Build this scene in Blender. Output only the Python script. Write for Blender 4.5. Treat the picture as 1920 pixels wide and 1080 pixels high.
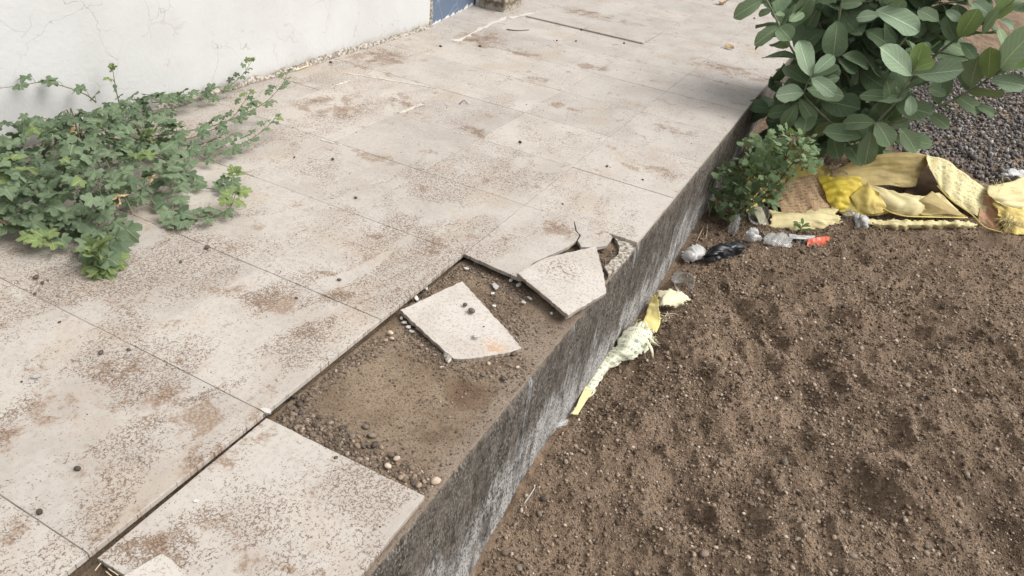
import bpy, bmesh, math, random
import numpy as np
from mathutils import Vector, Matrix, Euler

for o in list(bpy.data.objects):
    bpy.data.objects.remove(o)
SC = bpy.context.scene
COL = SC.collection
rnd = random.Random(7)
RS = np.random.RandomState(11)

# ------------------------------------------------------------------ camera
CAM = np.array([0.86195, -0.39513, 1.08166])
ROT = (0.9891657, -0.1068773, 0.4808122)
FPX = 1353.54
cam = bpy.data.cameras.new('camera')
cam.sensor_width = 36.0
cam.lens = 36.0 * FPX / 1920.0
cam.clip_start = 0.02
cam.clip_end = 500.0
camo = bpy.data.objects.new('camera', cam)
camo.location = CAM
camo.rotation_euler = ROT
COL.objects.link(camo)
SC.camera = camo

# ------------------------------------------------------------------ light
SUN_EL, SUN_AZ = math.radians(52), math.radians(76)      # azimuth from +Y towards +X
W = bpy.data.worlds.new('World')
SC.world = W
W.use_nodes = True
wn = W.node_tree
bg = wn.nodes['Background']
sky = wn.nodes.new('ShaderNodeTexSky')
sky.sky_type = 'NISHITA'
sky.sun_disc = False
sky.sun_elevation = SUN_EL
sky.sun_rotation = SUN_AZ
sky.air_density = 1.0
sky.dust_density = 6.0
sky.ozone_density = 1.0
hs = wn.nodes.new('ShaderNodeHueSaturation')
hs.inputs['Saturation'].default_value = 0.16            # overcast: the blue is mostly washed out
wn.links.new(sky.outputs[0], hs.inputs['Color'])
wn.links.new(hs.outputs[0], bg.inputs['Color'])
bg.inputs['Strength'].default_value = 0.145
sun = bpy.data.lights.new('sun', 'SUN')
sun.energy = 1.25
sun.angle = math.radians(38)
sun.color = (1.0, 0.955, 0.89)
suno = bpy.data.objects.new('sun', sun)
d = Vector((math.sin(SUN_AZ) * math.cos(SUN_EL), math.cos(SUN_AZ) * math.cos(SUN_EL), math.sin(SUN_EL)))
suno.rotation_euler = d.to_track_quat('Z', 'Y').to_euler()
suno.location = (0, 0, 6)
COL.objects.link(suno)
SC.view_settings.view_transform = 'Standard'
SC.view_settings.look = 'None'
SC.view_settings.gamma = 1.0
SC.view_settings.exposure = 0.54
SC.view_settings.use_curve_mapping = False
SC.cycles.max_bounces = 5
SC.cycles.diffuse_bounces = 3
SC.cycles.glossy_bounces = 2
SC.cycles.transmission_bounces = 3
SC.cycles.transparent_max_bounces = 8

# ------------------------------------------------------------------ measuring: a picture point on a known plane of the place
MR = np.array(Euler(ROT, 'XYZ').to_matrix())
def ray(px, py):
    return MR @ np.array([(px - 960) / FPX, (540 - py) / FPX, -1.0])
def at(px, py, z=0.0):
    r = ray(px, py); return CAM + (z - CAM[2]) / r[2] * r
def atx(px, py, x):
    r = ray(px, py); return CAM + (x - CAM[0]) / r[0] * r
def aty(px, py, y):
    r = ray(px, py); return CAM + (y - CAM[1]) / r[1] * r
def sst(x, a, b):
    t = np.clip((x - a) / (b - a), 0, 1); return t * t * (3 - 2 * t)

# ------------------------------------------------------------------ noise in numpy
def _h(ix, iy, s):
    n = (ix.astype(np.int64) * 374761393 + iy.astype(np.int64) * 668265263 + s * 1442695041) & 0xffffffff
    n = ((n ^ (n >> 13)) * 1274126177) & 0xffffffff
    n = n ^ (n >> 16)
    return (n & 0xffff) / 65535.0
def vn(x, y, s=0):
    x = np.asarray(x, float); y = np.asarray(y, float)
    ix = np.floor(x); iy = np.floor(y); fx = x - ix; fy = y - iy
    fx = fx * fx * fx * (fx * (fx * 6 - 15) + 10); fy = fy * fy * fy * (fy * (fy * 6 - 15) + 10)
    a = _h(ix, iy, s); b = _h(ix + 1, iy, s); c = _h(ix, iy + 1, s); e = _h(ix + 1, iy + 1, s)
    return (a + (b - a) * fx) * (1 - fy) + (c + (e - c) * fx) * fy
def fbm(x, y, o=4, s=0):
    r = 0; a = .5; t = 0
    for k in range(o):
        cs, sn = math.cos(.6 * k + .3), math.sin(.6 * k + .3)
        r = r + a * vn((x * cs - y * sn) * 2 ** k + 17.3 * k, (x * sn + y * cs) * 2 ** k - 9.1 * k, s + k); t += a; a *= .5
    return r / t - .5
def rid(x, y, o=3, s=0):
    r = 0; a = .5; t = 0
    for k in range(o):
        r = r + a * (1 - np.abs(2 * vn(x * 2 ** k + 3.7 * k, y * 2 ** k + 5.1 * k, s + k) - 1)); t += a; a *= .5
    return r / t - .5

# ------------------------------------------------------------------ object helpers
def tag(o, label=None, cat=None, group=None, kind=None):
    if label: o['label'] = label
    if cat: o['category'] = cat
    if group: o['group'] = group
    if kind: o['kind'] = kind
    return o
def empty(name, loc):
    o = bpy.data.objects.new(name, None); o.location = Vector([float(v) for v in loc]); o.empty_display_size = .05
    COL.objects.link(o); return o
def mesh(name, V, Fc, m=None, smooth=False, uv=None):
    me = bpy.data.meshes.new(name)
    V = np.asarray(V, dtype=np.float32)
    if isinstance(Fc, np.ndarray):
        k = Fc.shape[1]; n = len(Fc)
        me.vertices.add(len(V)); me.vertices.foreach_set('co', V.ravel())
        me.loops.add(n * k); me.loops.foreach_set('vertex_index', Fc.astype(np.int32).ravel())
        me.polygons.add(n)
        me.polygons.foreach_set('loop_start', np.arange(0, n * k, k, dtype=np.int32))
        try: me.polygons.foreach_set('loop_total', np.full(n, k, dtype=np.int32))
        except Exception: pass
        me.update(calc_edges=True); me.validate()
    else:
        me.from_pydata([tuple(map(float, v)) for v in V], [], [tuple(f) for f in Fc])
    if uv is not None:
        lay = me.uv_layers.new(name='UVMap')
        idx = np.zeros(len(me.loops), dtype=np.int32); me.loops.foreach_get('vertex_index', idx)
        lay.data.foreach_set('uv', np.asarray(uv, np.float32)[idx].ravel())
    if smooth:
        me.polygons.foreach_set('use_smooth', np.ones(len(me.polygons), dtype=bool))
    if m: me.materials.append(m)
    me.update()
    return me
def obj(name, me, parent=None, loc=(0, 0, 0), rot=None, scale=None):
    o = bpy.data.objects.new(name, me); COL.objects.link(o)
    o.location = Vector([float(v) for v in loc])
    if rot is not None: o.rotation_euler = rot
    if scale is not None: o.scale = scale if hasattr(scale, '__len__') else (scale,) * 3
    if parent:
        o.parent = parent
    return o
def rel(p, root):      # world point -> root's own space (roots are only translated)
    return np.asarray(p, float) - np.array(root.location)
def grid_faces(nu, nv):
    i = np.arange(nu - 1)[:, None] * nv + np.arange(nv - 1)[None]
    return np.stack([i, i + nv, i + nv + 1, i + 1], -1).reshape(-1, 4)

# ------------------------------------------------------------------ material helpers
class Mt:
    dim = '3D'
    def __init__(s, name, rough=.9, spec=.2, dim='3D'):
        s.dim = dim
        s.m = bpy.data.materials.new(name); s.m.use_nodes = True; s.nt = s.m.node_tree
        s.b = s.nt.nodes['Principled BSDF']
        s.b.inputs['Roughness'].default_value = rough
        s.b.inputs['Specular IOR Level'].default_value = spec
    def put(s, sock, v):
        if isinstance(v, bpy.types.NodeSocket): s.nt.links.new(v, sock)
        elif v is not None:
            if hasattr(v, '__len__') and len(v) == 3 and sock.type == 'RGBA': v = (*v, 1)
            sock.default_value = v
    def N(s, t, ins=None, **pr):
        n = s.nt.nodes.new(t)
        for k, v in pr.items(): setattr(n, k, v)
        for k, v in (ins or {}).items(): s.put(n.inputs[k], v)
        return n
    def pos(s): return s.N('ShaderNodeNewGeometry').outputs['Position']
    def objc(s): return s.N('ShaderNodeTexCoord').outputs['Object']
    def uv(s): return s.N('ShaderNodeTexCoord').outputs['UV']
    def rand(s): return s.N('ShaderNodeObjectInfo').outputs['Random']
    def attr(s, n): return s.N('ShaderNodeAttribute', attribute_name=n).outputs['Fac']
    def map(s, v, sc=(1, 1, 1), loc=(0, 0, 0), rot=(0, 0, 0)):
        return s.N('ShaderNodeMapping', {'Vector': v, 'Scale': sc, 'Location': loc, 'Rotation': rot}).outputs[0]
    def noise(s, v, sc, det=4, r=.55, dist=0):
        return s.N('ShaderNodeTexNoise', {'Vector': v, 'Scale': sc, 'Detail': det, 'Roughness': r, 'Distortion': dist}, noise_dimensions=s.dim).outputs['Fac']
    def noisec(s, v, sc, det=2):
        return s.N('ShaderNodeTexNoise', {'Vector': v, 'Scale': sc, 'Detail': det}, noise_dimensions=s.dim).outputs['Color']
    def vor(s, v, sc, f='DISTANCE_TO_EDGE', out='Distance', rnd_=1.0):
        return s.N('ShaderNodeTexVoronoi', {'Vector': v, 'Scale': sc, 'Randomness': rnd_}, voronoi_dimensions=s.dim, feature=f).outputs[out]
    def M(s, op, a, b=0.5, c=0.0, cl=False):
        return s.N('ShaderNodeMath', {0: a, 1: b, 2: c}, operation=op, use_clamp=cl).outputs[0]
    def V(s, op, a, b=(0, 0, 0)):
        return s.N('ShaderNodeVectorMath', {0: a, 1: b}, operation=op)
    def ss(s, x, a, b, lo=0.0, hi=1.0):
        return s.N('ShaderNodeMapRange', {'Value': x, 'From Min': a, 'From Max': b, 'To Min': lo, 'To Max': hi}, interpolation_type='SMOOTHSTEP').outputs[0]
    def mix(s, f, a, b, bt='MIX'):
        n = s.N('ShaderNodeMix', data_type='RGBA', blend_type=bt)
        s.put(n.inputs['Factor'], f); s.put(n.inputs['A'], a); s.put(n.inputs['B'], b)
        return n.outputs['Result']
    def scale(s, c, f):
        n = s.N('ShaderNodeVectorMath', operation='SCALE'); s.put(n.inputs[0], c); s.put(n.inputs['Scale'], f); return n.outputs[0]
    def bump(s, h, st=.3, d=.01, nrm=None):
        n = s.N('ShaderNodeBump', {'Height': h, 'Strength': st, 'Distance': d})
        if nrm is not None: s.put(n.inputs['Normal'], nrm)
        s.put(s.b.inputs['Normal'], n.outputs[0]); return n.outputs[0]
    def warp(s, v, sc, amt):
        c = s.V('SUBTRACT', s.noisec(v, sc), (.5, .5, .5)).outputs[0]
        return s.V('ADD', v, s.scale(c, amt)).outputs[0]
    def sep(s, v): return s.N('ShaderNodeSeparateXYZ', {0: v}).outputs
    def col(s, c): s.put(s.b.inputs['Base Color'], c); return s.m
    def blob(s, p, c, r, sq=(1, 1, 1)):
        dd = s.V('MULTIPLY', s.V('SUBTRACT', p, tuple(float(x) for x in c)).outputs[0], sq).outputs[0]
        return s.ss(s.V('LENGTH', dd).outputs['Value'], r, r * .15)

U = 0.4
# ------------------------------------------------------------------ materials
def tile_material(name='floor_tile', clean=False):
    t = Mt(name, .62, .35, '2D'); p = t.pos()
    big = t.noise(p, 2.3, 4, .6)
    base = t.mix(t.ss(t.noise(p, 5, 5, .6), .35, .68), (.418, .387, .351), (.360, .326, .291))
    base = t.mix(t.ss(t.noise(p, 60, 3), .4, .7, 0, .35), base, (.32, .275, .23))
    rn = t.rand()
    base = t.scale(base, t.M('MULTIPLY_ADD', rn, .13, .925))
    pw = t.V('ADD', p, t.scale(t.N('ShaderNodeCombineXYZ', {0: 3.1, 1: 7.7, 2: 0.0}).outputs[0], t.M('MULTIPLY', rn, 9.0))).outputs[0]
    # soil smeared by rain and feet, at the spots it lies on
    blobs = None
    for (px, py, r, sq) in ((350, 775, .16, (1, 1.5, 1)), (215, 700, .10, (1.4, 1, 1)), (590, 610, .10, (1.6, 1, 1)), (820, 455, .11, (2.2, .9, 1)), (440, 840, .13, (1.6, .8, 1)),
                            (1225, 320, .17, (1, 1.8, 1)), (890, 245, .11, (1, 1.6, 1)), (620, 200, .22, (1, 1, 1)), (900, 75, .30, (1.4, 1, 1)), (700, 110, .30, (1.4, 1, 1)),
                            (1380, 135, .35, (.7, 2.2, 1)), (1010, 150, .16, (1, 2, 1)), (1110, 125, .2, (1, 2.2, 1)), (760, 190, .16, (1, 1.6, 1)), (1060, 200, .12, (1, 2, 1)), (980, 100, .2, (1, 2, 1)), (690, 290, .14, (1, 1.8, 1)), (1120, 30, .4, (1, 2, 1)), (1270, 245, .13, (1, 1.8, 1)), (1050, 430, .09, (1, 1, 1)), (60, 780, .12, (1.5, 1, 1)), (300, 1000, .12, (1, 1, 1)), (640, 560, .10, (1, 2, 1)), (500, 560, .16, (1, 1.6, 1))):
        b = t.blob(p, at(px, py), r, sq)
        blobs = b if blobs is None else t.M('MAXIMUM', blobs, b)
    if clean: blobs = t.M('MULTIPLY', blobs, 0.0)
    y = t.sep(p)[1]
    near = t.ss(y, 3.4, .9, .16, .52 if not clean else .12)
    D = t.M('ADD', t.M('MULTIPLY', t.ss(big, .30, .58), near), t.M('MULTIPLY', blobs, t.ss(t.noise(p, 14, 4, .65), .36, .62, .05, .62)), cl=True)
    D = t.M('ADD', D, t.M('MULTIPLY_ADD', t.M('FRACT', t.M('MULTIPLY', rn, 7.31)), .16, .03 if clean else .08), cl=True)
    # washed, clean lobes
    wash = t.ss(t.noise(t.map(p, (1, .55, 1), rot=(0, 0, .5)), 5.0, 4, .55, .6), .47, .62)
    D = t.M('MULTIPLY', D, t.M('SUBTRACT', 1.0, t.M('MULTIPLY', wash, .75)))
    wp = t.warp(t.warp(pw, 90, .014), 260, .004)
    e1 = t.vor(wp, 118); g1 = t.noise(pw, 112, 4, .64)
    th = t.M('SUBTRACT', .675, t.M('MULTIPLY', D, .34))
    s1 = t.M('MULTIPLY', t.ss(e1, t.M('MULTIPLY_ADD', D, .14, .085), .02), t.ss(g1, th, t.M('ADD', th, .05)))
    e2 = t.vor(wp, 64); g2 = t.noise(pw, 66, 4, .66)
    th2 = t.M('SUBTRACT', .725, t.M('MULTIPLY', D, .34))
    s2 = t.M('MULTIPLY', t.ss(e2, .10, .03), t.ss(g2, th2, t.M('ADD', th2, .05)))
    g3 = t.noise(pw, 190, 3, .6)
    th3 = t.M('SUBTRACT', .70, t.M('MULTIPLY', D, .13))
    s3 = t.ss(g3, th3, t.M('ADD', th3, .03))
    S = t.M('MAXIMUM', t.M('MAXIMUM', s1, s2), s3)
    dv = t.M('MULTIPLY_ADD', blobs, .155, t.noise(t.warp(p, 9, .05), 11, 7, .74))
    dust = t.M('MULTIPLY', t.M('MULTIPLY', t.ss(dv, .585, .70), t.ss(t.noise(p, 140, 3, .7), .34, .58, .35, 1)), .85 if not clean else .1, cl=True)
    c = t.mix(dust, base, (.205, .135, .085))
    sandy = t.M('MULTIPLY', t.ss(t.noise(p, 3.3, 3), .56, .74), .35)
    c = t.mix(sandy, c, (.36, .285, .205))
    c = t.mix(t.M('MULTIPLY', S, .86), c, t.mix(t.noise(p, 30, 2), (.066, .040, .026), (.185, .120, .078)))
    t.bump(t.M('ADD', t.M('MULTIPLY', S, .8), t.noise(p, 300, 2)), .25, .0015)
    t.put(t.b.inputs['Roughness'], t.M('MULTIPLY_ADD', S, .3, .58))
    return t.col(c)
M_tile = tile_material()
M_tile_clean = tile_material('loose_floor_tile', True)

def mat_slab():
    t = Mt('broken_tile', .6, .35, '2D'); p = t.pos()
    base = t.mix(t.ss(t.noise(p, 9, 4), .35, .68), (.47, .435, .395), (.41, .372, .33))
    e = t.vor(t.warp(p, 70, .012), 120); g = t.noise(p, 100, 3)
    k = t.M('MULTIPLY', t.ss(e, .12, .02), t.ss(g, .47, .58))
    c = t.mix(t.M('MULTIPLY', k, .62), base, (.12, .09, .068))
    rust = t.M('MULTIPLY', t.blob(p, at(928, 642, .0), .055, (1, 1.3, 1)), t.ss(t.noise(p, 60, 4), .3, .62))
    c = t.mix(t.M('MULTIPLY', rust, .8), c, (.42, .24, .12))
    soil = t.M('MULTIPLY', t.blob(p, at(1050, 512, .0), .10), t.ss(t.noise(t.warp(p, 70, .012), 110, 3, .6), .52, .6))
    c = t.mix(t.M('MULTIPLY', soil, .8), c, (.13, .085, .06))
    nz = t.sep(t.N('ShaderNodeNewGeometry').outputs['True Normal'])[2]
    c = t.mix(t.ss(nz, .75, .45), c, t.mix(t.noise(p, 120, 3), (.24, .20, .165), (.40, .35, .30)))   # the raw, broken side of the tile
    t.bump(t.noise(p, 250, 3), .25, .0015)
    return t.col(c)
M_slab = mat_slab()

def mat_curb():
    t = Mt('curb_concrete', .95, .1); p = t.pos(); x, y, z = t.sep(p)[0:3]
    st = t.noise(t.map(p, (1, 17, 4.5)), 1.0, 7, .7, .5)
    st2 = t.noise(t.map(p, (1, 40, 7), loc=(3, 1, 2)), 1.0, 6, .72, .5)
    fine = t.noise(t.map(p, (1, 1.15, .62)), 165, 4, .7)
    big = t.noise(p, 4.2, 4, .6)
    iso = t.noise(p, 38, 5, .7)
    st = t.M('MULTIPLY_ADD', iso, .5, t.M('MULTIPLY', st, .5)); st2 = t.M('MULTIPLY_ADD', t.noise(p, 70, 5, .75), .5, t.M('MULTIPLY', st2, .5))
    c = t.mix(t.ss(st, .38, .62), (.042, .037, .031), (.145, .128, .110))
    c = t.mix(t.ss(st2, .52, .66, 0, .7), c, (.235, .205, .175))
    rag = t.noise(t.map(p, (1, 22, 5), loc=(2, 3, 1)), 1.0, 6, .7, .4)
    low = t.ss(t.M('ADD', t.M('MULTIPLY_ADD', t.M('SUBTRACT', big, .5), .45, z), t.M('MULTIPLY', t.M('SUBTRACT', rag, .5), .38)), -.20, -.33)
    wh = t.M('MULTIPLY', t.M('MULTIPLY', low, t.ss(fine, .60, .46, .1, 1)), t.ss(t.noise(t.map(p, (1, 14, 5)), 1.0, 6, .72, .3), .36, .56, .1, 1))
    c = t.mix(wh, c, (.46, .452, .442))
    drip = t.M('MULTIPLY', t.ss(t.noise(t.map(p, (1, 15, 1.8), loc=(0, 4, 1)), 1.0, 6, .7, .5), .58, .68), t.ss(t.noise(p, 3.1, 2), .45, .6))
    c = t.mix(t.M('MULTIPLY', drip, .85), c, (.37, .385, .40))
    pit = t.M('MULTIPLY', t.ss(fine, .53, .60), t.ss(t.noise(t.map(p, (1, 1, .5)), 14, 4, .6), .34, .60, .45, 1))
    c = t.mix(t.M('MULTIPLY', pit, .85), c, (.030, .024, .019))
    top = t.M('MULTIPLY', t.ss(z, -.05, -.018), t.ss(t.noise(p, 40, 4), .38, .6))
    mil = t.M('MULTIPLY', t.ss(t.noise(t.map(p, (1, 1.3, .6)), 20, 7, .75), .50, .60), t.ss(t.noise(p, 3.5, 3), .35, .6, .3, 1))
    c = t.mix(t.M('MULTIPLY', mil, .75), c, (.026, .022, .018))
    lite = t.M('MULTIPLY', t.ss(fine, .47, .40), t.ss(t.noise(p, 11, 3), .40, .60, .2, .8))
    c = t.mix(lite, c, (.265, .248, .225))
    c = t.mix(t.M('MULTIPLY', top, .6), c, (.27, .225, .18))
    t.bump(t.M('ADD', fine, t.M('MULTIPLY', st, .6)), .6, .006)
    return t.col(c)
M_curb = mat_curb()

def mat_bed():
    t = Mt('sand_bed', 1.0, .08, '2D'); p = t.pos()
    c = t.mix(t.ss(t.noise(p, 9, 5, .6), .36, .62), (.165, .117, .079), (.265, .203, .146))
    pale = t.M('MAXIMUM', t.M('MAXIMUM', t.blob(p, at(1010, 640, -.03), .16), t.blob(p, at(985, 720, -.03), .10)), t.ss(t.M('MULTIPLY_ADD', t.noise(p, 25, 4), .06, t.sep(p)[0]), .37, .41))
    c = t.mix(t.M('MULTIPLY', pale, .65), c, (.30, .245, .195))
    c = t.mix(t.M('MULTIPLY', t.blob(p, at(730, 730, -.03), .20), .6), c, (.33, .255, .18))
    rust = t.M('MULTIPLY', t.blob(p, at(875, 740, -.03), .06), .6)
    c = t.mix(rust, c, (.12, .065, .04))
    c = t.mix(t.ss(t.noise(p, 170, 4, .7), .52, .70, 0, .8), c, (.085, .060, .043))
    c = t.mix(t.ss(t.noise(p, 230, 3, .7), .62, .74, 0, .7), c, (.33, .275, .22))
    t.bump(t.noise(p, 170, 5, .75), .9, .006)
    return t.col(c)
M_bed = mat_bed()

def mat_soil():
    t = Mt('soil', 1.0, .05, '2D'); p = t.pos()
    n1 = t.noise(p, 6.0, 6, .65); n2 = t.noise(p, 34, 5, .7); n3 = t.noise(p, 150, 4, .7)
    c = t.mix(t.ss(n1, .36, .64), (.132, .093, .064), (.232, .169, .119))
    c = t.mix(t.ss(n2, .42, .68, 0, .55), c, (.235, .175, .126))
    c = t.mix(t.ss(n2, .42, .26, 0, .2), c, (.085, .057, .040))
    c = t.mix(t.ss(n3, .55, .72, 0, .55), c, (.32, .24, .176))
    c = t.mix(t.ss(n3, .45, .30, 0, .65), c, (.058, .038, .026))  # low grain darkened: crevice shade put into the soil colour
    dark_patch = t.M('MULTIPLY', t.blob(p, at(1900, 1000, -.45), .26, (1, 1.2, 1)), t.ss(t.noise(p, 12, 5, .65), .30, .60))  # blotchy patch of darker soil in the near right corner
    c = t.mix(t.M('MULTIPLY', dark_patch, .85), c, (.030, .021, .015))
    t.bump(t.M('ADD', n3, t.M('MULTIPLY', n2, .35)), .9, .007)
    return t.col(c)
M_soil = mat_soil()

def mat_wall():
    t = Mt('wall_plaster', .95, .1); p = t.pos(); z = t.sep(p)[2]
    w = t.map(p, (1, 1, 1))
    c = t.mix(t.ss(t.noise(p, 3, 5, .6), .35, .7), (.515, .518, .512), (.475, .475, .465))
    cr = t.vor(t.warp(t.warp(p, 5, .20), 26, .05), 3.4)
    gate = t.ss(t.noise(t.map(p, loc=(4, 2, 7)), 3.4, 2), .45, .60)
    crack = t.M('MULTIPLY', t.ss(cr, .0055, .001), gate)
    c = t.mix(t.M('MULTIPLY', crack, .65), c, (.30, .285, .255))
    cr2 = t.vor(t.warp(p, 12, .08), 7.0)
    c = t.mix(t.M('MULTIPLY', t.M('MULTIPLY', t.ss(cr2, .022, .006), t.ss(t.noise(p, 5, 2), .52, .66)), .4), c, (.36, .34, .31))
    sp = t.ss(t.noise(p, 42, 2), .74, .79)
    c = t.mix(t.M('MULTIPLY', sp, .55), c, (.30, .28, .25))
    zz = t.M('MULTIPLY_ADD', t.M('SUBTRACT', t.noise(p, 22, 5, .65), .5), .10, z)
    c = t.mix(t.ss(zz, .05, .0, 0, .8), c, (.34, .31, .265))
    c = t.mix(t.M('MULTIPLY', t.ss(zz, .022, -.01), t.ss(t.noise(p, 70, 3), .42, .55)), c, (.14, .12, .095))
    t.bump(t.M('SUBTRACT', t.M('ADD', t.noise(p, 55, 5, .6), t.M('MULTIPLY', t.noise(p, 9, 3), .9)), t.M('MULTIPLY', crack, .4)), .32, .005)
    return t.col(c)
M_wall = mat_wall()

def mat_blue():
    t = Mt('blue_paint', .7, .25); p = t.pos(); z = t.sep(p)[2]
    c = t.mix(t.noise(p, 6, 5), (.085, .118, .175), (.12, .155, .215))
    cr = t.vor(t.warp(p, 10, .06), 5.0)
    c = t.mix(t.M('MULTIPLY', t.ss(cr, .02, .004), .5), c, (.28, .31, .36))
    zz = t.M('MULTIPLY_ADD', t.M('SUBTRACT', t.noise(p, 16, 4, .6), .5), .10, z)
    c = t.mix(t.ss(zz, .018, .008), c, (.62, .62, .60))
    t.bump(t.noise(p, 40, 4), .2, .004)
    return t.col(c)
M_blue = mat_blue()

def mat_pillar():
    t = Mt('pillar_plaster', .95, .1); p = t.pos(); z = t.sep(p)[2]
    c = t.mix(t.noise(p, 7, 5), (.62, .60, .55), (.46, .43, .38))
    zz = t.M('MULTIPLY_ADD', t.M('SUBTRACT', t.noise(p, 14, 5, .7), .5), .17, z)
    c = t.mix(t.ss(zz, .09, .05), c, (.15, .115, .075))
    c = t.mix(t.ss(zz, .045, .015), c, (.36, .33, .28))
    cr = t.vor(t.warp(p, 16, .06), 9.0)
    c = t.mix(t.M('MULTIPLY', t.ss(cr, .03, .008), .8), c, (.17, .14, .10))
    t.bump(t.M('ADD', t.noise(p, 50, 5), t.ss(zz, .09, .05, 0, -.8)), .5, .008)
    return t.col(c)
M_pillar = mat_pillar()
def mat_mortar():
    t = Mt('old_mortar', 1, .05); p = t.pos()
    c = t.mix(t.ss(t.noise(p, 70, 5, .7), .38, .62), (.13, .105, .08), (.45, .42, .37))
    t.bump(t.noise(p, 120, 4), .6, .005)
    return t.col(c)
M_mortar = mat_mortar()
M_smear = Mt('white_mortar_smear', .9, .1); M_smear = M_smear.col(M_smear.mix(M_smear.noise(M_smear.pos(), 60, 4), (.62, .59, .54), (.40, .36, .31)))

def mat_stone(name, cols, rough=.85):
    t = Mt(name, rough, .2); p = t.pos(); a = t.attr('tint')
    n = t.N('ShaderNodeValToRGB', {'Fac': a}); r = n.color_ramp
    r.elements[0].position = 0; r.elements[0].color = (*cols[0], 1); r.elements[1].position = 1; r.elements[1].color = (*cols[-1], 1)
    for k in range(1, len(cols) - 1):
        e = r.elements.new(k / (len(cols) - 1)); e.color = (*cols[k], 1)
    c = t.mix(t.ss(t.noise(p, 260, 3), .4, .7, 0, .35), n.outputs[0], (.10, .075, .055))
    t.bump(t.noise(p, 300, 3), .3, .002)
    return t.col(c)
M_grit = mat_stone('bed_gravel', [(.055, .048, .043), (.095, .078, .064), (.14, .108, .082), (.19, .145, .108), (.27, .20, .145), (.44, .38, .32)])
M_clod = mat_stone('soil_crumbs', [(.056, .038, .025), (.112, .079, .054), (.172, .126, .089), (.235, .178, .130), (.33, .262, .20), (.56, .49, .41)])
M_heap = mat_stone('dark_gravel', [(.050, .046, .045), (.100, .092, .089), (.155, .143, .137), (.215, .198, .186), (.29, .265, .24), (.46, .42, .37)])
def mat_pebble(name, c1, c2, rough=.7):
    t = Mt(name, rough, .3); p = t.pos()
    c = t.mix(t.ss(t.noise(p, 90, 4), .35, .65), c1, c2)
    c = t.scale(c, t.M('MULTIPLY_ADD', t.rand(), .6, .7))
    t.bump(t.noise(p, 250, 3), .25, .002)
    return t.col(c)
M_pgrey = mat_pebble('pebble_grey', (.130, .104, .080), (.20, .162, .125))
M_pdark = mat_pebble('pebble_dark', (.055, .041, .031), (.095, .073, .055))
M_pbrown = mat_pebble('pebble_brown', (.17, .125, .09), (.26, .195, .145))
M_ptan = mat_pebble('pebble_tan', (.36, .28, .21), (.47, .38, .30))
M_chip = mat_pebble('tile_chip', (.40, .385, .365), (.50, .485, .465), .5)

def mat_leaf(name, ca, cb, vein=None, rough=.55, trans=.25, veinw=.5):
    t = Mt(name, min(.85, rough + .2), .18); p = t.objc(); r = t.rand(); uv = t.uv()
    c = t.mix(t.M('MULTIPLY_ADD', t.noise(p, 28, 3), .5, t.M('MULTIPLY', r, .5)), ca, cb)
    if vein:
        u, v = t.sep(uv)[0:2]
        a = t.M('ABSOLUTE', t.M('SUBTRACT', u, .5))
        mid = t.ss(a, .030, .008)
        w = t.M('PINGPONG', t.M('SUBTRACT', t.M('MULTIPLY', v, 7.0), t.M('MULTIPLY', a, 5.0)), .5)
        lat = t.M('MULTIPLY', t.ss(w, .075, .01), veinw)
        c = t.mix(t.M('MAXIMUM', mid, lat), c, vein)
        t.bump(t.M('MAXIMUM', mid, lat), .3, .004)
    spot = t.M('MULTIPLY', t.ss(t.noise(p, 9, 4, .7), .66, .72), t.ss(r, .35, .7))
    c = t.mix(t.M('MULTIPLY', spot, .7), c, (.15, .12, .06))
    c = t.mix(t.ss(t.noise(p, 5, 5, .7), .45, .75, 0, .3), c, (.26, .245, .20))      # dust
    # underside paler
    bf = t.N('ShaderNodeNewGeometry').outputs['Backfacing']
    c = t.mix(t.M('MULTIPLY', bf, .4), c, (.20, .25, .17))
    m = t.col(c)
    tr = t.N('ShaderNodeBsdfTranslucent', {'Color': t.mix(.5, c, (.20, .30, .05))})
    mx = t.N('ShaderNodeMixShader', {0: trans, 1: t.b.outputs[0], 2: tr.outputs[0]})
    t.nt.links.new(mx.outputs[0], t.nt.nodes['Material Output'].inputs['Surface'])
    return m
M_vine = mat_leaf('vine_leaf', (.095, .142, .080), (.175, .232, .140), (.21, .26, .16), .7, .22, .35)
M_vine_dark = mat_leaf('vine_leaf_dark_shade', (.055, .088, .050), (.108, .150, .090), (.12, .155, .10), .7, .2, .35)  # darker leaf tone; deep in the mound it puts shade into the colour
M_vine_young = mat_leaf('vine_leaf_young', (.155, .215, .082), (.26, .33, .135), (.33, .40, .18), .6, .35, .35)
M_bush = mat_leaf('bush_leaf', (.128, .190, .104), (.222, .300, .176), (.38, .45, .28), .62, .14, .45)
M_bush_dark = mat_leaf('bush_leaf_dark_shade', (.080, .124, .068), (.145, .205, .116), (.23, .30, .17), .65, .14, .4)  # darker leaf tone, with the bush's inner shade put into the colour
M_bush_young = mat_leaf('bush_leaf_young', (.17, .25, .08), (.27, .36, .13), (.40, .48, .23), .6, .3, .4)
M_bush_pale = mat_leaf('bush_leaf_pale', (.18, .26, .165), (.29, .385, .255), (.48, .56, .40), .58, .14, .45)
M_weed = mat_leaf('weed_leaf', (.085, .155, .052), (.175, .265, .105), None, .6, .3)
M_weed_pale = mat_leaf('weed_leaf_pale', (.17, .26, .11), (.29, .40, .20), None, .6, .3)
def mat_plain(name, c1, c2, rough=.7, sc=20, spec=.3, bump=.2):
    t = Mt(name, rough, spec); p = t.pos()
    t.bump(t.noise(p, sc * 6, 3), bump, .003)
    return t.col(t.mix(t.ss(t.noise(p, sc, 4), .3, .7), c1, c2))
M_stem = mat_plain('vine_stem', (.13, .13, .07), (.20, .17, .11))
M_bstem = mat_plain('bush_stem', (.10, .115, .065), (.19, .21, .125))
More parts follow.
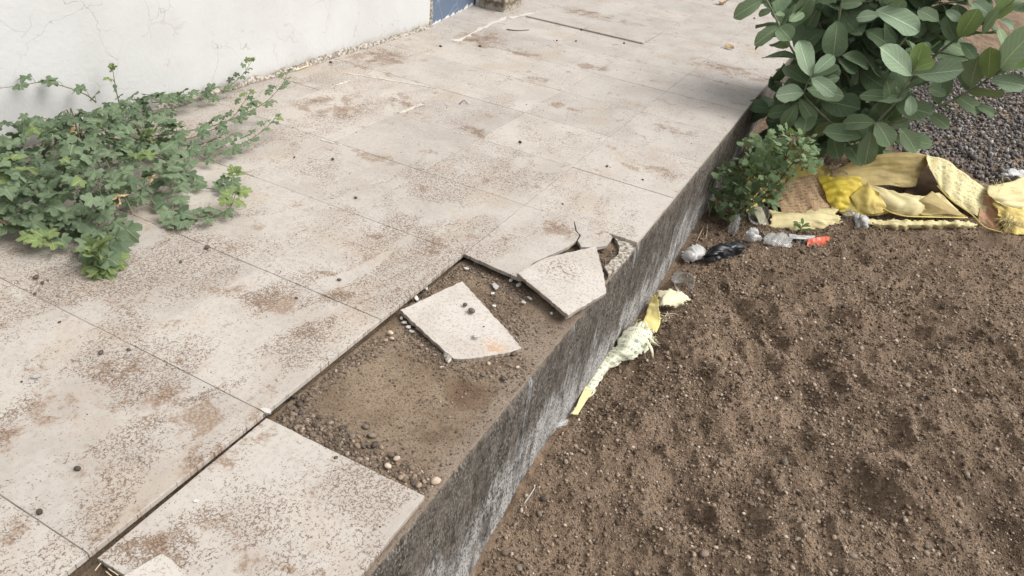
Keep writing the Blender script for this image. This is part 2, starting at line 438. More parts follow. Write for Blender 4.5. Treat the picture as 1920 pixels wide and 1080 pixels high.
M_bstem_dark = mat_plain('bush_stem_old', (.07, .065, .045), (.13, .115, .08))
M_wstem = mat_plain('weed_stem', (.09, .055, .035), (.16, .13, .07))
M_dry = mat_plain('dry_grass', (.42, .32, .20), (.60, .50, .36), .8)
M_twig = mat_plain('twig', (.13, .09, .06), (.22, .16, .11), .9)
M_dryleaf = mat_plain('dry_leaf', (.42, .29, .15), (.60, .45, .27), .8)

# ------------------------------------------------------------------ ground
def soil0(x, y):
    z = -.415 + 0 * x
    z = z - .11 * sst(y, 1.15, .45) * sst(x, 1.9, .5) - .03 * sst(y, 1.1, .4)
    z = z + .16 * sst(y, 2.95, 4.1) * sst(x, 2.6, 1.2)
    z = z + .28 * np.exp(-(((x - 2.0) / .8) ** 2 + ((y - 5.6) / 1.2) ** 2))        # gravel heap
    z = z - .05 * sst(x, .62, .40) * sst(y, .9, 1.6) * sst(y, 2.6, 2.0)
    z = z + .035 * np.exp(-(((x - .95) / .35) ** 2 + ((y - 1.5) / .5) ** 2))
    return z
DENTS = [(1605, 492, .05, .035), (1515, 682, .06, .03), (1700, 545, .035, .025), (1390, 985, .05, .03), (1650, 835, .06, .022), (1880, 1000, .16, .05), (1470, 560, .06, .015),
         (1420, 690, .07, .02), (1720, 640, .08, .02), (1280, 700, .07, .02), (1560, 930, .09, .02), (1150, 900, .08, .02), (1250, 820, .06, .02), (1800, 740, .08, .02), (1850, 480, .1, .02)]
DW = [(*at(a, b, -.43)[:2], r, h) for a, b, r, h in DENTS]
def soilz(x, y):
    z = soil0(x, y)
    wx = x + .05 * fbm(x * 6, y * 6, 2, 90); wy = y + .05 * fbm(x * 6, y * 6, 2, 95)
    n = .10 * fbm(wx * 2.2, wy * 2.2, 3, 1) + .080 * fbm(wx * 5.0 + wy * 2, wy * 6.0, 2, 21) + .045 * rid(wx * 9 + wy * 5, wy * 11 - wx * 3, 2, 23)
    n = n * np.maximum(.22, (.3 + .7 * sst(x, .45, .85)) * (1 - .85 * sst(y, 2.4, 2.9)))      # trodden flat by the curb, level under the sacks
    n = n + .024 * fbm(wx * 17, wy * 17, 3, 31) + .010 * fbm(wx * 34, wy * 34, 3, 41) + .008 * fbm(x * 95, y * 95, 2, 51)
    lump = np.clip(fbm(x * 27, y * 27, 3, 61) - .10, 0, 1)
    n = n + lump * .022
    for a, b, r, h in DW:
        q = np.sqrt((x - a) ** 2 + ((y - b)) ** 2) / r
        n = n - 1.1 * h * np.exp(-q * q) + h * .45 * np.exp(-((q - 1.4) / .5) ** 2)
    return z + n
def at_soil(px, py, h=0.0):
    z = -.42
    for _ in range(12):
        p = at(px, py, z); z = .5 * z + .5 * (float(soil0(p[0], p[1])) + h)
    return at(px, py, z)
def span(a, b, s): return np.arange(a, b, s)
xs = np.concatenate([[-90, -40, -18, -8, -4, -2, -1, -.4, 0, .2, .34], span(.39, 2.05, .0052), span(2.05, 2.7, .015), span(2.7, 4, .06), [4.2, 5, 7, 10, 16, 30, 60, 90]])
ys = np.concatenate([[-90, -40, -18, -8, -4, -2, -1, -.4, 0, .25], span(.4, 2.2, .0048), span(2.2, 3.4, .0085), span(3.4, 6, .02), span(6, 9, .06), span(9, 15, .25), [16, 20, 30, 50, 90]])
X, Y = np.meshgrid(xs, ys, indexing='ij')
Z = soilz(X, Y)
far = sst(np.maximum(np.abs(X), np.abs(Y - 3)), 9, 20)
Z = Z * (1 - far) + far * -.42
Z = np.where(X < .36, -.62, Z)
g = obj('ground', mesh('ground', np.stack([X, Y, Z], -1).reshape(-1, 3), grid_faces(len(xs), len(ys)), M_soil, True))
tag(g, kind='structure')

# ------------------------------------------------------------------ walkway: plinth, curb face, sand bed, tiles
def bedz(x, y):
    z = -.030 + .010 * fbm(x * 7, y * 7, 3, 4) + .006 * fbm(x * 30, y * 30, 3, 14) + .003 * rid(x * 80, y * 80, 2, 24)
    c = np.exp(-(((x - .20) / .13) ** 2 + ((y - .63) / .2) ** 2))
    z = z + .008 * c
    z = z + .004 * sst(x, .30, .40)
    cov = np.maximum(sst(y, 1.645, 1.66), np.maximum(sst(y, .415, .385) * sst(y, -.02, .0), 0))
    lowered = sst(y, .41, .38)
    z = np.where(y > 1.6, z * (1 - cov) + cov * np.minimum(z, -.0165), z)
    z = np.where(y < .41, z * (1 - lowered) + lowered * np.minimum(z - .003, -.029), z)
    return z
bx = np.concatenate([span(-.06, .395, .005), [.3935, .3985]])
bx = np.unique(bx)
by = span(-.6, 2.05, .006)
BX, BY = np.meshgrid(bx, by, indexing='ij')
BZ = bedz(BX, BY)
BZ[BX < -.008] = -.04
# curb face as a rough vertical sheet, its upper rim following the bed
cy = np.concatenate([span(-1.2, 3.2, .011), span(3.2, 12, .06)])
cz = np.linspace(0, 1, 46)
CY, CT = np.meshgrid(cy, cz, indexing='ij')
topz = np.where(cy < 1.63, bedz(np.full_like(cy, .396), cy), -.0125)
topz = np.where(cy > 2.0, -.0125, topz)
topz = topz - .030 * np.clip(fbm(cy * 11, cy * 0 + 2, 4, 83) - .10, 0, 1) - .003 * np.abs(fbm(cy * 60, cy * 0, 2, 85))
botz = -.85
CZ = topz[:, None] + (botz - topz[:, None]) * CT ** 1.25
CX = .4005 + .005 * fbm(CY * 9, CZ * 9, 4, 5) + .003 * rid(CY * 40, CZ * 22, 3, 6) - .006 * sst(CT, .06, 0) * (1 + fbm(CY * 20, CY * 0, 3, 8))
CX = np.where((CY > 1.63) & (CT < .05), np.minimum(CX, .3985), CX)
walk_v = [(-4, -1.2, -.045), (.385, -1.2, -.045), (.385, 12, -.045), (-4, 12, -.045), (-4, -1.2, -.86), (.385, -1.2, -.86), (.385, 12, -.86), (-4, 12, -.86)]
walkway = obj('walkway', mesh('walkway', walk_v, [(0, 1, 2, 3), (7, 6, 5, 4), (0, 4, 5, 1), (1, 5, 6, 2), (2, 6, 7, 3), (3, 7, 4, 0)], M_curb))
tag(walkway, kind='structure')
obj('curb', mesh('curb', np.stack([CX, CY, CZ], -1).reshape(-1, 3), grid_faces(len(cy), len(cz))[:, ::-1], M_curb, True), walkway)
obj('sand_bed', mesh('sand_bed', np.stack([BX, BY, BZ], -1).reshape(-1, 3), grid_faces(len(bx), len(by)), M_bed, True), walkway)

def prism(name, poly, th, m, bev=.0012, rough=0.0, seed=0, sub=0):
    """a flat plate with the outline poly (top at z=0), chipped where rough > 0"""
    P = [np.array(p, float) for p in poly]
    if sub:
        Q = []
        r = random.Random(seed)
        for i in range(len(P)):
            a, b = P[i], P[(i + 1) % len(P)]
            n = max(1, int(np.linalg.norm(b - a) / sub)); nr = np.array([b[1] - a[1], a[0] - b[0]]); nr = nr / (np.linalg.norm(nr) + 1e-9)
            for k in range(n):
                j = (r.random() - .5) * rough if k else 0
                Q.append(a + (b - a) * k / n + nr * j)
        P = Q
    n = len(P); c = sum(P) / n
    V = []
    r = random.Random(seed + 1)
    for (zz, ins) in ((0, bev), (-bev, 0), (-th, 0)):
        for p in P:
            dd = c - p; l = np.linalg.norm(dd) + 1e-9
            jj = (r.random() * rough * .8) if zz == -th and rough else 0
            q = p + dd / l * (ins + jj)
            V.append((q[0], q[1], zz))
    F = [tuple(range(n))]
    for k in range(2):
        for i in range(n):
            j = (i + 1) % n
            F.append((k * n + i, (k + 1) * n + i, (k + 1) * n + j, k * n + j))
    F.append(tuple(range(3 * n - 1, 2 * n - 1, -1)))
    A = sum(P[i][0] * P[(i + 1) % n][1] - P[(i + 1) % n][0] * P[i][1] for i in range(n))
    if A < 0: F = [f[::-1] for f in F]
    return mesh(name, V, F, m)

M_grout = Mt('joint_grout', .95, .1); M_grout = M_grout.col(M_grout.mix(M_grout.ss(M_grout.noise(M_grout.pos(), 9, 5), .38, .62), (.15, .12, .09), (.37, .325, .28)))
J = .0009
TH = .012
TILE = prism('tile', [(J, J), (U - J, J), (U - J, U - J), (J, U - J)], TH, M_tile)
TILE_EDGE = prism('tile', [(J, J), (U + .0005, J), (U + .0005, U - J), (J, U - J)], TH, M_tile)
WX = -1.46
def tile(me, x, y, z=0, rz=0, tx=0, ty=0):
    o = obj('tile', me, walkway, (x, y, z)); o.rotation_euler = (tx, ty, rz); return o
for i in range(-5, 1):
    for j in range(-2, 21):
        if i == 0 and j in (-1, 0, 1, 2, 3): continue
        if i == 0 and j < -1: continue
        dz = -min(.0012, abs(rnd.gauss(0, .0006))); tx, ty = max(-.0012, min(.0012, rnd.gauss(0, .0007))), max(-.0012, min(.0012, rnd.gauss(0, .0007)))
        if j == 10 and i in (-2, -3): dz, tx, ty = .009, -.018, .0
        if i == 0: me = TILE_EDGE
        else: me = TILE
        tile(me, i * U, j * U, dz, rnd.gauss(0, .0008), tx, ty)
obj('grout', mesh('grout', [(-2.05, -.82, -.0026), (-.001, -.82, -.0026), (-.001, 8.5, -.0026), (-2.05, 8.5, -.0026), (-.001, 1.602, -.0026), (.396, 1.602, -.0026), (.396, 8.5, -.0026)], [(0, 1, 4, 2, 3), (4, 5, 6, 2)], M_grout), walkway)
# the edge tile nearest the camera has sunk and slid out a little
tile(prism('tile', [(.0, 0), (.386, 0), (.386, .392), (0, .392)], TH, M_tile, sub=.03, rough=.0015, seed=4), .0085, .006, -.0120, .010, .004, -.008)
# what is left of the tile beside the hole: two pieces with broken edges
def pxpoly(L, z=0.0, o=(0, 0)): return [at(a, b, z)[:2] - np.array(o) for a, b in L]
brk = pxpoly([(868, 481), (985, 383), (1075, 413), (1079, 432), (1086, 440), (1081, 450), (1068, 461), (1030, 478), (1000, 492), (978, 523)])
brk[0] = np.array([.0015, 1.2015]); brk[1] = np.array([.0015, 1.5985])
tile(prism('tile', brk, TH, M_tile, sub=.02, rough=.003, seed=9), 0, 0, 0)
brk2 = pxpoly([(1077, 413), (1112, 423), (1140, 434), (1149, 443), (1137, 459), (1120, 462), (1108, 462), (1090, 462), (1083, 450), (1089, 440), (1081, 431)])
tile(prism('tile', brk2, TH, M_tile, sub=.015, rough=.002, seed=10), 0, 0, -.0015)
crumb_poly = pxpoly([(1150, 447), (1186, 458), (1188, 470), (1165, 500), (1140, 520), (1132, 505), (1158, 480), (1160, 462)], -.02)
obj('mortar_lump', prism('mortar_lump', crumb_poly, .014, M_mortar, .003, .006, 3, .012), walkway, (0, 0, -.012))
for k, (a, b, wd) in enumerate((((648, 137), (818, 166), .016), ((748, 212), (793, 196), .018), ((753, 209), (790, 194), .008), ((855, 78), (905, 52), .05), ((905, 52), (950, 32), .04), ((955, 34), (1010, 22), .06), ((630, 160), (655, 152), .02), ((850, 247), (870, 252), .010), ((600, 262), (640, 272), .012))):
    A_ = at(*a, 0)[:2]; B_ = at(*b, 0)[:2]; n_ = 12; nr = np.array([-(B_ - A_)[1], (B_ - A_)[0]]); nr /= np.linalg.norm(nr)
    up = [A_ + (B_ - A_) * i / n_ + nr * wd * .5 * (rnd.random() ** 1.6) for i in range(n_ + 1)]; dn = [A_ + (B_ - A_) * i / n_ - nr * wd * .5 * (rnd.random() ** 1.6) - nr * .0008 for i in range(n_, -1, -1)]
    obj('mortar_smear', prism('mortar_smear', up + dn, .003, M_smear, .0), walkway, (0, 0, .0022))
cor = pxpoly([(160, 1040), (185, 1033), (240, 1085), (160, 1120), (120, 1085)], -.012)

# ------------------------------------------------------------------ wall, blue panel, pillar
def boxgrid_wall(name, x, y0, y1, z0, z1, th, m, step=.03, amp=.003, sd=3):
    yy = np.arange(y0, y1 + step, step); yy[-1] = y1; zz = np.concatenate([np.arange(z0, .7, step), np.linspace(.75, z1, 8)])
    A, B = np.meshgrid(yy, zz, indexing='ij')
    Xv = x + amp * fbm(A * 5, B * 5, 4, sd) * 2 - .008 * sst(B, .03, 0) * (fbm(A * 14, B * 14, 3, sd + 5) + .3)
    V = np.stack([Xv, A, B], -1).reshape(-1, 3); F = grid_faces(len(yy), len(zz))
    n = len(V)
    V = np.concatenate([V, [(x - th, y0, z0), (x - th, y1, z0), (x - th, y1, z1), (x - th, y0, z1), (x - .004, y0, z0), (x - .004, y1, z0), (x - .004, y1, z1), (x - .004, y0, z1)]])
    F2 = np.array([(n, n + 1, n + 2, n + 3), (n + 5, n + 4, n, n + 1)[::-1], (n + 1, n + 5, n + 6, n + 2), (n + 3, n + 2, n + 6, n + 7), (n, n + 3, n + 7, n + 4)])
    return mesh(name, V, np.concatenate([F, F2]), m, False)
wall = obj('plaster_wall', boxgrid_wall('plaster_wall', WX, -2.6, 3.262, -.02, 2.9, .2, M_wall))
tag(wall, 'white plastered wall with hairline cracks along the back of the tiled walkway', 'wall')
# crumbly mortar fillet along the wall foot
fy = np.arange(.6, 3.25, .008); prof = np.linspace(0, 1, 6)
A, B = np.meshgrid(fy, prof, indexing='ij')
w = .012 + .016 * np.clip(fbm(A * 9, A * 0, 4, 71) + .25, 0, 1)
hh = .010 + .034 * np.clip(fbm(A * 11, A * 0 + 3, 4, 75) + .2, 0, 1)
FX = WX + .001 + w * np.sin(B * 1.57) + .006 * fbm(A * 60, B * 4, 3, 77); FZ = .0005 + hh * np.cos(B * 1.57) + .008 * fbm(A * 70, B * 5, 3, 79) * (B < .99)
fil = obj('mortar_fillet', mesh('mortar_fillet', np.stack([FX, A, np.maximum(FZ, .0002)], -1).reshape(-1, 3), grid_faces(len(fy), 6), M_mortar, True), wall)

def box(name, pts, z0, z1, m, bev=0.0):
    n = len(pts); V = [(*p, z0) for p in pts] + [(*p, z1) for p in pts]
    F = [tuple(range(n))[::-1], tuple(range(n, 2 * n))] + [(i, (i + 1) % n, n + (i + 1) % n, n + i) for i in range(n)]
    me = mesh(name, V, F, m)
    if bev:
        b = bmesh.new(); b.from_mesh(me); bmesh.ops.bevel(b, geom=b.edges[:], offset=bev, segments=2, affect='EDGES'); b.to_mesh(me); b.free()
    return me
b1 = np.array([-1.470, 3.290]); b2 = np.array([-1.585, 4.02]); nn = np.array([-.05, 0])
bl = empty('blue_panel', (b1[0], b1[1], 0))
o = obj('board', box('board', [tuple(rel((*q, 0), bl)[:2]) for q in (b1, b2, b2 + nn, b1 + nn)], .002, 2.2, M_blue), bl)
s0 = np.array([-1.452, 3.2645]); s1 = np.array([-1.452, 3.302])
# rough upright strip of old mortar between wall and panel
zz = np.arange(.0, 2.2, .012); pr = np.array([(-.06, .0), (.0, .0), (.006, .012), (.004, .030), (-.06, .04)])
V = np.array([[(-1.462 + a + .008 * fbm(z * 40, k * 3.3, 3, 5), 3.2625 + b + .003 * fbm(z * 30, k * 2.1, 2, 15), z) for k, (a, b) in enumerate(pr)] for z in zz]).reshape(-1, 3)
obj('mortar_strip', mesh('mortar_strip', V - np.array(bl.location), grid_faces(len(zz), 5)[:, ::-1], M_mortar, True), bl)
tag(bl, 'blue painted panel set back beside the end of the white wall', 'panel')

px0, px1, py0, py1 = -1.535, -1.352, 3.975, 4.235
def rough_pillar():
    n = 14; ring = []
    for a, b in (((px0, py0), (px1, py0)), ((px1, py0), (px1, py1)), ((px1, py1), (px0, py1)), ((px0, py1), (px0, py0))):
        for k in range(n): ring.append(np.array(a) + (np.array(b) - np.array(a)) * k / n)
    ring = np.array(ring); zz = np.concatenate([np.arange(.001, .35, .014), np.linspace(.4, 2.4, 12)])
    c = ring.mean(0); V = []
    for z in zz:
        s = 1 + .05 * fbm(ring[:, 0] * 20 + ring[:, 1] * 23, ring[:, 0] * 0 + z * 22, 3, 6) - .10 * sst(z, .10, .0) * (fbm(ring[:, 0] * 14 - ring[:, 1] * 17, ring[:, 0] * 0 + z * 12, 3, 9) + .35)
        V.append(np.concatenate([c + (ring - c) * s[:, None], np.full((len(ring), 1), z)], 1))
    V = np.concatenate(V); m = len(ring); F = []
    for i in range(len(zz) - 1):
        for k in range(m): F.append((i * m + k, i * m + (k + 1) % m, (i + 1) * m + (k + 1) % m, (i + 1) * m + k))
    return mesh('pillar', V, np.array(F), M_pillar)
pil = obj('pillar', rough_pillar())
tag(pil, 'square plastered pillar with crumbling brown foot beside the blue panel', 'pillar')

# ------------------------------------------------------------------ stones
def ico(sub):
    b = bmesh.new(); bmesh.ops.create_icosphere(b, subdivisions=sub, radius=1); b.verts.ensure_lookup_table()
    V = np.array([v.co[:] for v in b.verts]); F = np.array([[v.index for v in f.verts] for f in b.faces]); b.free(); return V, F
I1, I2, I3 = ico(1), ico(2), ico(3)
def rotm(n):
    q = RS.normal(size=(n, 4)); q /= np.linalg.norm(q, axis=1)[:, None]; w, x, y, z = q.T
    return np.stack([1 - 2 * (y * y + z * z), 2 * (x * y - z * w), 2 * (x * z + y * w), 2 * (x * y + z * w), 1 - 2 * (x * x + z * z), 2 * (y * z - x * w), 2 * (x * z - y * w), 2 * (y * z + x * w), 1 - 2 * (x * x + y * y)], 1).reshape(n, 3, 3)
def stones(name, pos, rad, m, parent=None, base=I1, jit=.25, flat=.7, smooth=False, tint=None):
    n = len(pos); B, F = base
    S = rad[:, None] * np.stack([RS.uniform(.8, 1.25, n), RS.uniform(.7, 1.05, n), RS.uniform(flat * .75, flat * 1.1, n)], 1)
    L = B[None] * (1 + RS.uniform(-jit, jit, (n, len(B), 1)))
    a = RS.uniform(0, 6.28, n); t = RS.normal(0, .25, n)
    R_ = rotm(n) if flat > .85 else np.stack([np.cos(a), -np.sin(a), 0 * a, np.sin(a), np.cos(a), 0 * a + t, 0 * a, -t, 0 * a + 1], 1).reshape(n, 3, 3)
    V = np.einsum('nij,nvj->nvi', R_, L * S[:, None]) + pos[:, None]
    Fa = (F[None] + (np.arange(n) * len(B))[:, None, None]).reshape(-1, 3)
    me = mesh(name, V.reshape(-1, 3), Fa, m, smooth)
    at_ = me.attributes.new('tint', 'FLOAT', 'POINT')
    if tint is None: tint = np.clip(RS.beta(2, 2.6, n), 0, 1)
    at_.data.foreach_set('value', np.repeat(tint, len(B)).astype(np.float32))
    return obj(name, me, parent)
# crumbs of soil and fine gravel over the bare ground, denser close by
def scatter_soil(n, r0, r1, bt, base, sd, name, label, thr):
    P = np.stack([RS.uniform(.42, 2.1, n), .35 + 3.5 * RS.beta(1.05, 1.75, n)], 1)
    P = P[RS.uniform(-.5, .4, n) < fbm(P[:, 0] * 5, P[:, 1] * 5, 3, sd) + thr]
    m = len(P)
    r = (r0 + (r1 - r0) * RS.beta(1.0, bt, m)) * (.85 + .22 * P[:, 1] / 2)
    tint = np.clip(RS.beta(1.7, 2.2, m) + .30 * (RS.uniform(0, 1, m) > .985), 0, 1)
    tag(stones(name, np.column_stack([P, soilz(P[:, 0], P[:, 1]) + r * .3]), r, M_clod, base=base, jit=.30, flat=.82, tint=tint), label, 'soil crumbs', kind='stuff')
OCT = (np.array([(1, 0, 0), (-1, 0, 0), (0, 1, 0), (0, -1, 0), (0, 0, 1), (0, 0, -1)], float), np.array([(0, 2, 4), (2, 1, 4), (1, 3, 4), (3, 0, 4), (2, 0, 5), (1, 2, 5), (3, 1, 5), (0, 3, 5)]))
_c = [(x, y, z) for x in (-1, 1) for y in (-1, 1) for z in (-1, 1)]
CUB = (np.array(_c, float) * .72, np.array([(0, 1, 3), (0, 3, 2), (4, 6, 7), (4, 7, 5), (0, 4, 5), (0, 5, 1), (2, 3, 7), (2, 7, 6), (0, 2, 6), (0, 6, 4), (1, 5, 7), (1, 7, 3)]))
scatter_soil(190000, .0014, .0040, 3.5, OCT, 7, 'soil_crumbs', 'fine brown soil crumbs covering the bare ground', .22)
scatter_soil(34000, .0030, .0125, 5.5, I1, 27, 'soil_clods', 'larger brown clods and bits of gravel over the bare ground', .02)
# gravel in the hole left by the missing tiles: banked along the tile edges
def hole_ok(p): return (p[:, 0] > .006) & (p[:, 0] < .392) & (p[:, 1] > .405) & (p[:, 1] < 1.55)
pts = []; rr = []
def bank(a, b, n, w, r0, r1):
    a = at(*a, -.03)[:2]; b = at(*b, -.03)[:2]; t = RS.uniform(0, 1, n)[:, None]
    dd = b - a; nr = np.array([-dd[1], dd[0]]) / np.linalg.norm(dd)
    pts.append(a + dd * t + nr * (RS.normal(0, w, n)[:, None])); rr.append(r0 + (r1 - r0) * RS.beta(1.0, 3.6, n))
bank((530, 772), (800, 925), 1300, .020, .0012, .0078)
bank((545, 765), (705, 640), 760, .013, .0012, .0062)
bank((740, 590), (868, 495), 760, .016, .0018, .006)
bank((880, 500), (990, 560), 560, .03, .0015, .006)
bank((770, 620), (860, 690), 520, .03, .002, .007)
bank((900, 560), (990, 640), 520, .035, .0015, .006)
bank((1150, 470), (1120, 560), 260, .022, .002, .007)
bank((860, 690), (990, 700), 260, .05, .0015, .006)
n = 8000; pts.append(np.stack([RS.uniform(.01, .39, n), RS.uniform(.41, 1.6, n)], 1)); rr.append(.0009 + .0042 * RS.beta(1, 5, n))
pts = np.concatenate(pts); rr = np.concatenate(rr); k = hole_ok(pts); pts = pts[k]; rr = rr[k]
gz = bedz(pts[:, 0], pts[:, 1]) + rr * .3
k = rr > .0026
tag(stones('bed_gravel', np.column_stack([pts, gz])[k], rr[k], M_grit, base=I2, jit=.15, flat=.74, smooth=False), 'small mixed gravel lying in the hole left by the missing tiles', 'gravel', kind='stuff')
k = ~k
tag(stones('bed_grit', np.column_stack([pts, gz])[k], rr[k], M_grit, base=OCT, jit=.28, flat=.8), 'fine grit on the sand of the hole left by the missing tiles', 'grit', kind='stuff')
# dark gravel heap at the back right
n = 52000
P = np.stack([RS.uniform(.75, 2.9, n), RS.uniform(3.5, 7.6, n)], 1)
edge = .30 * fbm(P[:, 0] * 3, P[:, 1] * 3, 3, 4)
k = (P[:, 1] > 3.95 + .25 * np.abs(P[:, 0] - 1.6) + edge) & (P[:, 0] > .95 + .4 * edge)
thin = sst(P[:, 1], 7.2, 5.8) + .12
k &= RS.uniform(0, 1, n) < thin
P = P[k]
r = .0035 + .0155 * RS.beta(1.1, 4, len(P))
tag(stones('gravel_heap', np.column_stack([P, soilz(P[:, 0], P[:, 1]) + r * RS.uniform(.1, 1.2, len(P))]), r, M_heap, base=CUB, jit=.36, flat=.9), 'heap of dark grey crushed stone behind the yellow sacks', 'gravel', kind='stuff')
# loose crumbs of soil on the tiles
n = 1500
P = np.stack([RS.uniform(-1.42, .39, n), RS.uniform(-.1, 5.5, n) ** 1.0], 1)
P = P[(P[:, 0] < -.01) | (P[:, 1] > 1.66)]
P = P[RS.uniform(-.5, .5, len(P)) < fbm(P[:, 0] * 3, P[:, 1] * 3, 3, 17) + .1]
r = .0010 + .0030 * RS.beta(1, 5, len(P))
tag(stones('tile_crumbs', np.column_stack([P, r * .5]), r, M_clod, base=I1, jit=.25, flat=.8, tint=RS.beta(1.2, 5, len(P))), 'dark crumbs of soil strewn over the beige tiles', 'soil crumbs', kind='stuff')

PEB = []
for k in range(6):
    B, F = I2
    L = B * (1 + .16 * np.array([fbm(v[0] * 1.3 + k * 3 + v[2], v[1] * 1.3 + v[2] * .7, 2, 30 + k) for v in B])[:, None])
    PEB.append((L, F))
OWN = {(1475, 857): 'largest grey pebble lying alone in the middle of the bare soil', (1588, 1062): 'oval grey pebble in the soil at the bottom edge, right of centre', (1798, 912): 'grey pebble topping a small stone cluster at the right of the soil',
       (1779, 748): 'largest pale stone on the soil, towards the right edge', (1892, 797): 'brown pebble in the soil close to the right edge of the photo', (972, 1070): 'grey pebble at the curb foot at the bottom edge of the photo',
       (945, 1045): 'grey pebble against the near end of the curb foot', (1120, 1010): 'dark pebble in the soil right of the near curb end', (1030, 890): 'grey pebble in the soil beside the pale grey twig',
       (389, 466): 'dark angular pebble on the tile joint in front of the creeper', (68, 522): 'larger of two dark pebbles below the creeper at the left edge', (80, 532): 'smaller of two dark pebbles below the creeper at the left edge',
       (975, 268): 'dark round pebble alone in the middle of the walkway', (146, 881): 'dark pebble on the large tile at the lower left', (75, 962): 'dark pebble by the diagonal tile joint at the lower left edge',
       (630, 860): 'dark pebble near the far edge of the sunken tile', (712, 990): 'tiny dark pebble near the curb side of the sunken tile', (900, 88): 'dark pebble in front of the crumbling pillar', (826, 88): 'dark pebble just in front of the blue panel end',
       (1414, 35): 'dark pebble on the far tile joint near the bush top', (620, 118): 'dark pebble near the foot of the white wall', (1170, 82): 'dark pebble at the end of the open far joint',
       (817, 905): 'largest tan stone at the sunken tile corner beside the curb', (963, 665): 'dark stone under the rusty corner of the broken tile piece', (944, 712): 'dark stone on the sand between broken tile piece and curb', (905, 705): 'grey stone on the sand below the broken tile piece',
       (929, 538): 'largest white splinter between the two broken tile pieces', (1034, 589): 'white splinter alone on the sand under the jutting tile piece', (875, 505): 'white splinter in the corner below the fixed broken tile'}
_pm = {}
def pebble(px, py, z, rx, m, label, group=None, name='pebble', ratio=.75, flat=.6, rz=None, soil=False, sink=.3, variant=None, cat='pebble'):
    k = rnd.randrange(6) if variant is None else variant
    if (k, m.name) not in _pm: _pm[(k, m.name)] = mesh(name, *PEB[k], m, True)
    p = at_soil(px, py) if soil else at(px, py, z)
    if soil: p[2] = float(soilz(np.array([p[0]]), np.array([p[1]]))[0])
    o = obj(name, _pm[(k, m.name)], None, (p[0], p[1], p[2] + rx * flat * (1 - sink)), (rnd.gauss(0, .12), rnd.gauss(0, .12), rnd.uniform(0, 6.3) if rz is None else rz), (rx, rx * ratio, rx * flat))
    if (px, py) in OWN: label, group = OWN[(px, py)], None
    return tag(o, label, cat, group)
G = 'pebbles half sunk in the bare soil'
for (a, b, r, m) in ((1475, 857, .015, M_pgrey), (1588, 1062, .013, M_pgrey), (1425, 892, .010, M_pgrey), (1432, 911, .010, M_pbrown), (1369, 912, .010, M_pgrey), (1320, 1040, .013, M_pbrown), (1350, 860, .009, M_pgrey),
                     (1583, 955, .011, M_pbrown), (1598, 788, .010, M_pgrey), (1716, 780, .010, M_pgrey), (1720, 763, .008, M_pgrey), (1738, 765, .009, M_pdark), (1798, 912, .011, M_pgrey), (1790, 943, .010, M_pbrown),
                     (1668, 997, .010, M_pbrown), (1728, 1042, .009, M_pgrey), (1505, 980, .009, M_pgrey), (1534, 930, .006, M_pgrey), (1525, 958, .007, M_pdark), (1522, 825, .008, M_pdark), (1600, 795, .007, M_pgrey), (1745, 848, .007, M_pbrown),
                     (1710, 935, .008, M_pbrown), (1892, 797, .010, M_pbrown), (1240, 945, .010, M_pgrey), (1255, 930, .008, M_pbrown), (1180, 945, .008, M_pgrey), (1160, 970, .009, M_pdark), (1208, 955, .007, M_pgrey), (1120, 1010, .008, M_pdark),
                     (945, 1045, .010, M_pgrey), (972, 1070, .011, M_pgrey), (1010, 970, .010, M_pgrey), (1030, 890, .010, M_pgrey), (1060, 870, .009, M_pgrey), (1018, 942, .010, M_pdark), (1080, 835, .008, M_pbrown), (1195, 1065, .010, M_pbrown), (1345, 1020, .007, M_ptan)):
    pebble(a, b, 0, r, m, 'rounded grey or brown pebble half sunk in the bare soil', G, soil=True, sink=.45)
G2 = 'pale stones on the bare soil'
for (a, b, r) in ((1779, 748, .010), (1187, 838, .007), (1400, 1052, .007), (1443, 972, .006), (1300, 1020, .006), (1150, 1077, .008), (1070, 855, .007), (1240, 990, .007), (1560, 835, .006), (1500, 640, .006), (1740, 470, .008), (1580, 490, .009), (1285, 745, .006)):
    pebble(a, b, 0, r, M_ptan, 'small pale stone lying on the bare brown soil', G2, soil=True, sink=.4)
G3 = 'dark pebbles on the tiles'
for (a, b, r) in ((389, 466, .0085), (68, 522, .008), (80, 532, .006), (66, 552, .005), (624, 300, .0075), (667, 372, .006), (975, 268, .008), (112, 605, .004), (190, 663, .007), (146, 881, .007), (75, 962, .007), (231, 421, .006), (215, 402, .004), (630, 860, .0055), (712, 990, .004),
                  (1138, 313, .007), (552, 296, .005), (1090, 57, .010), (900, 88, .009), (826, 88, .009), (1080, 78, .007), (1044, 77, .007), (1170, 82, .008), (1414, 35, .009), (339, 492, .005), (556, 560, .005), (636, 526, .006), (242, 657, .005), (1055, 383, .004), (83, 312, .006), (620, 118, .008), (1205, 338, .005)):
    low = a > 505 and b > 850
    pebble(a, b, -.012 if low else .0, r, M_pdark, 'small dark pebble lying loose on the beige floor tiles', G3, sink=.08)
G4 = 'stones in the gravel of the hole'
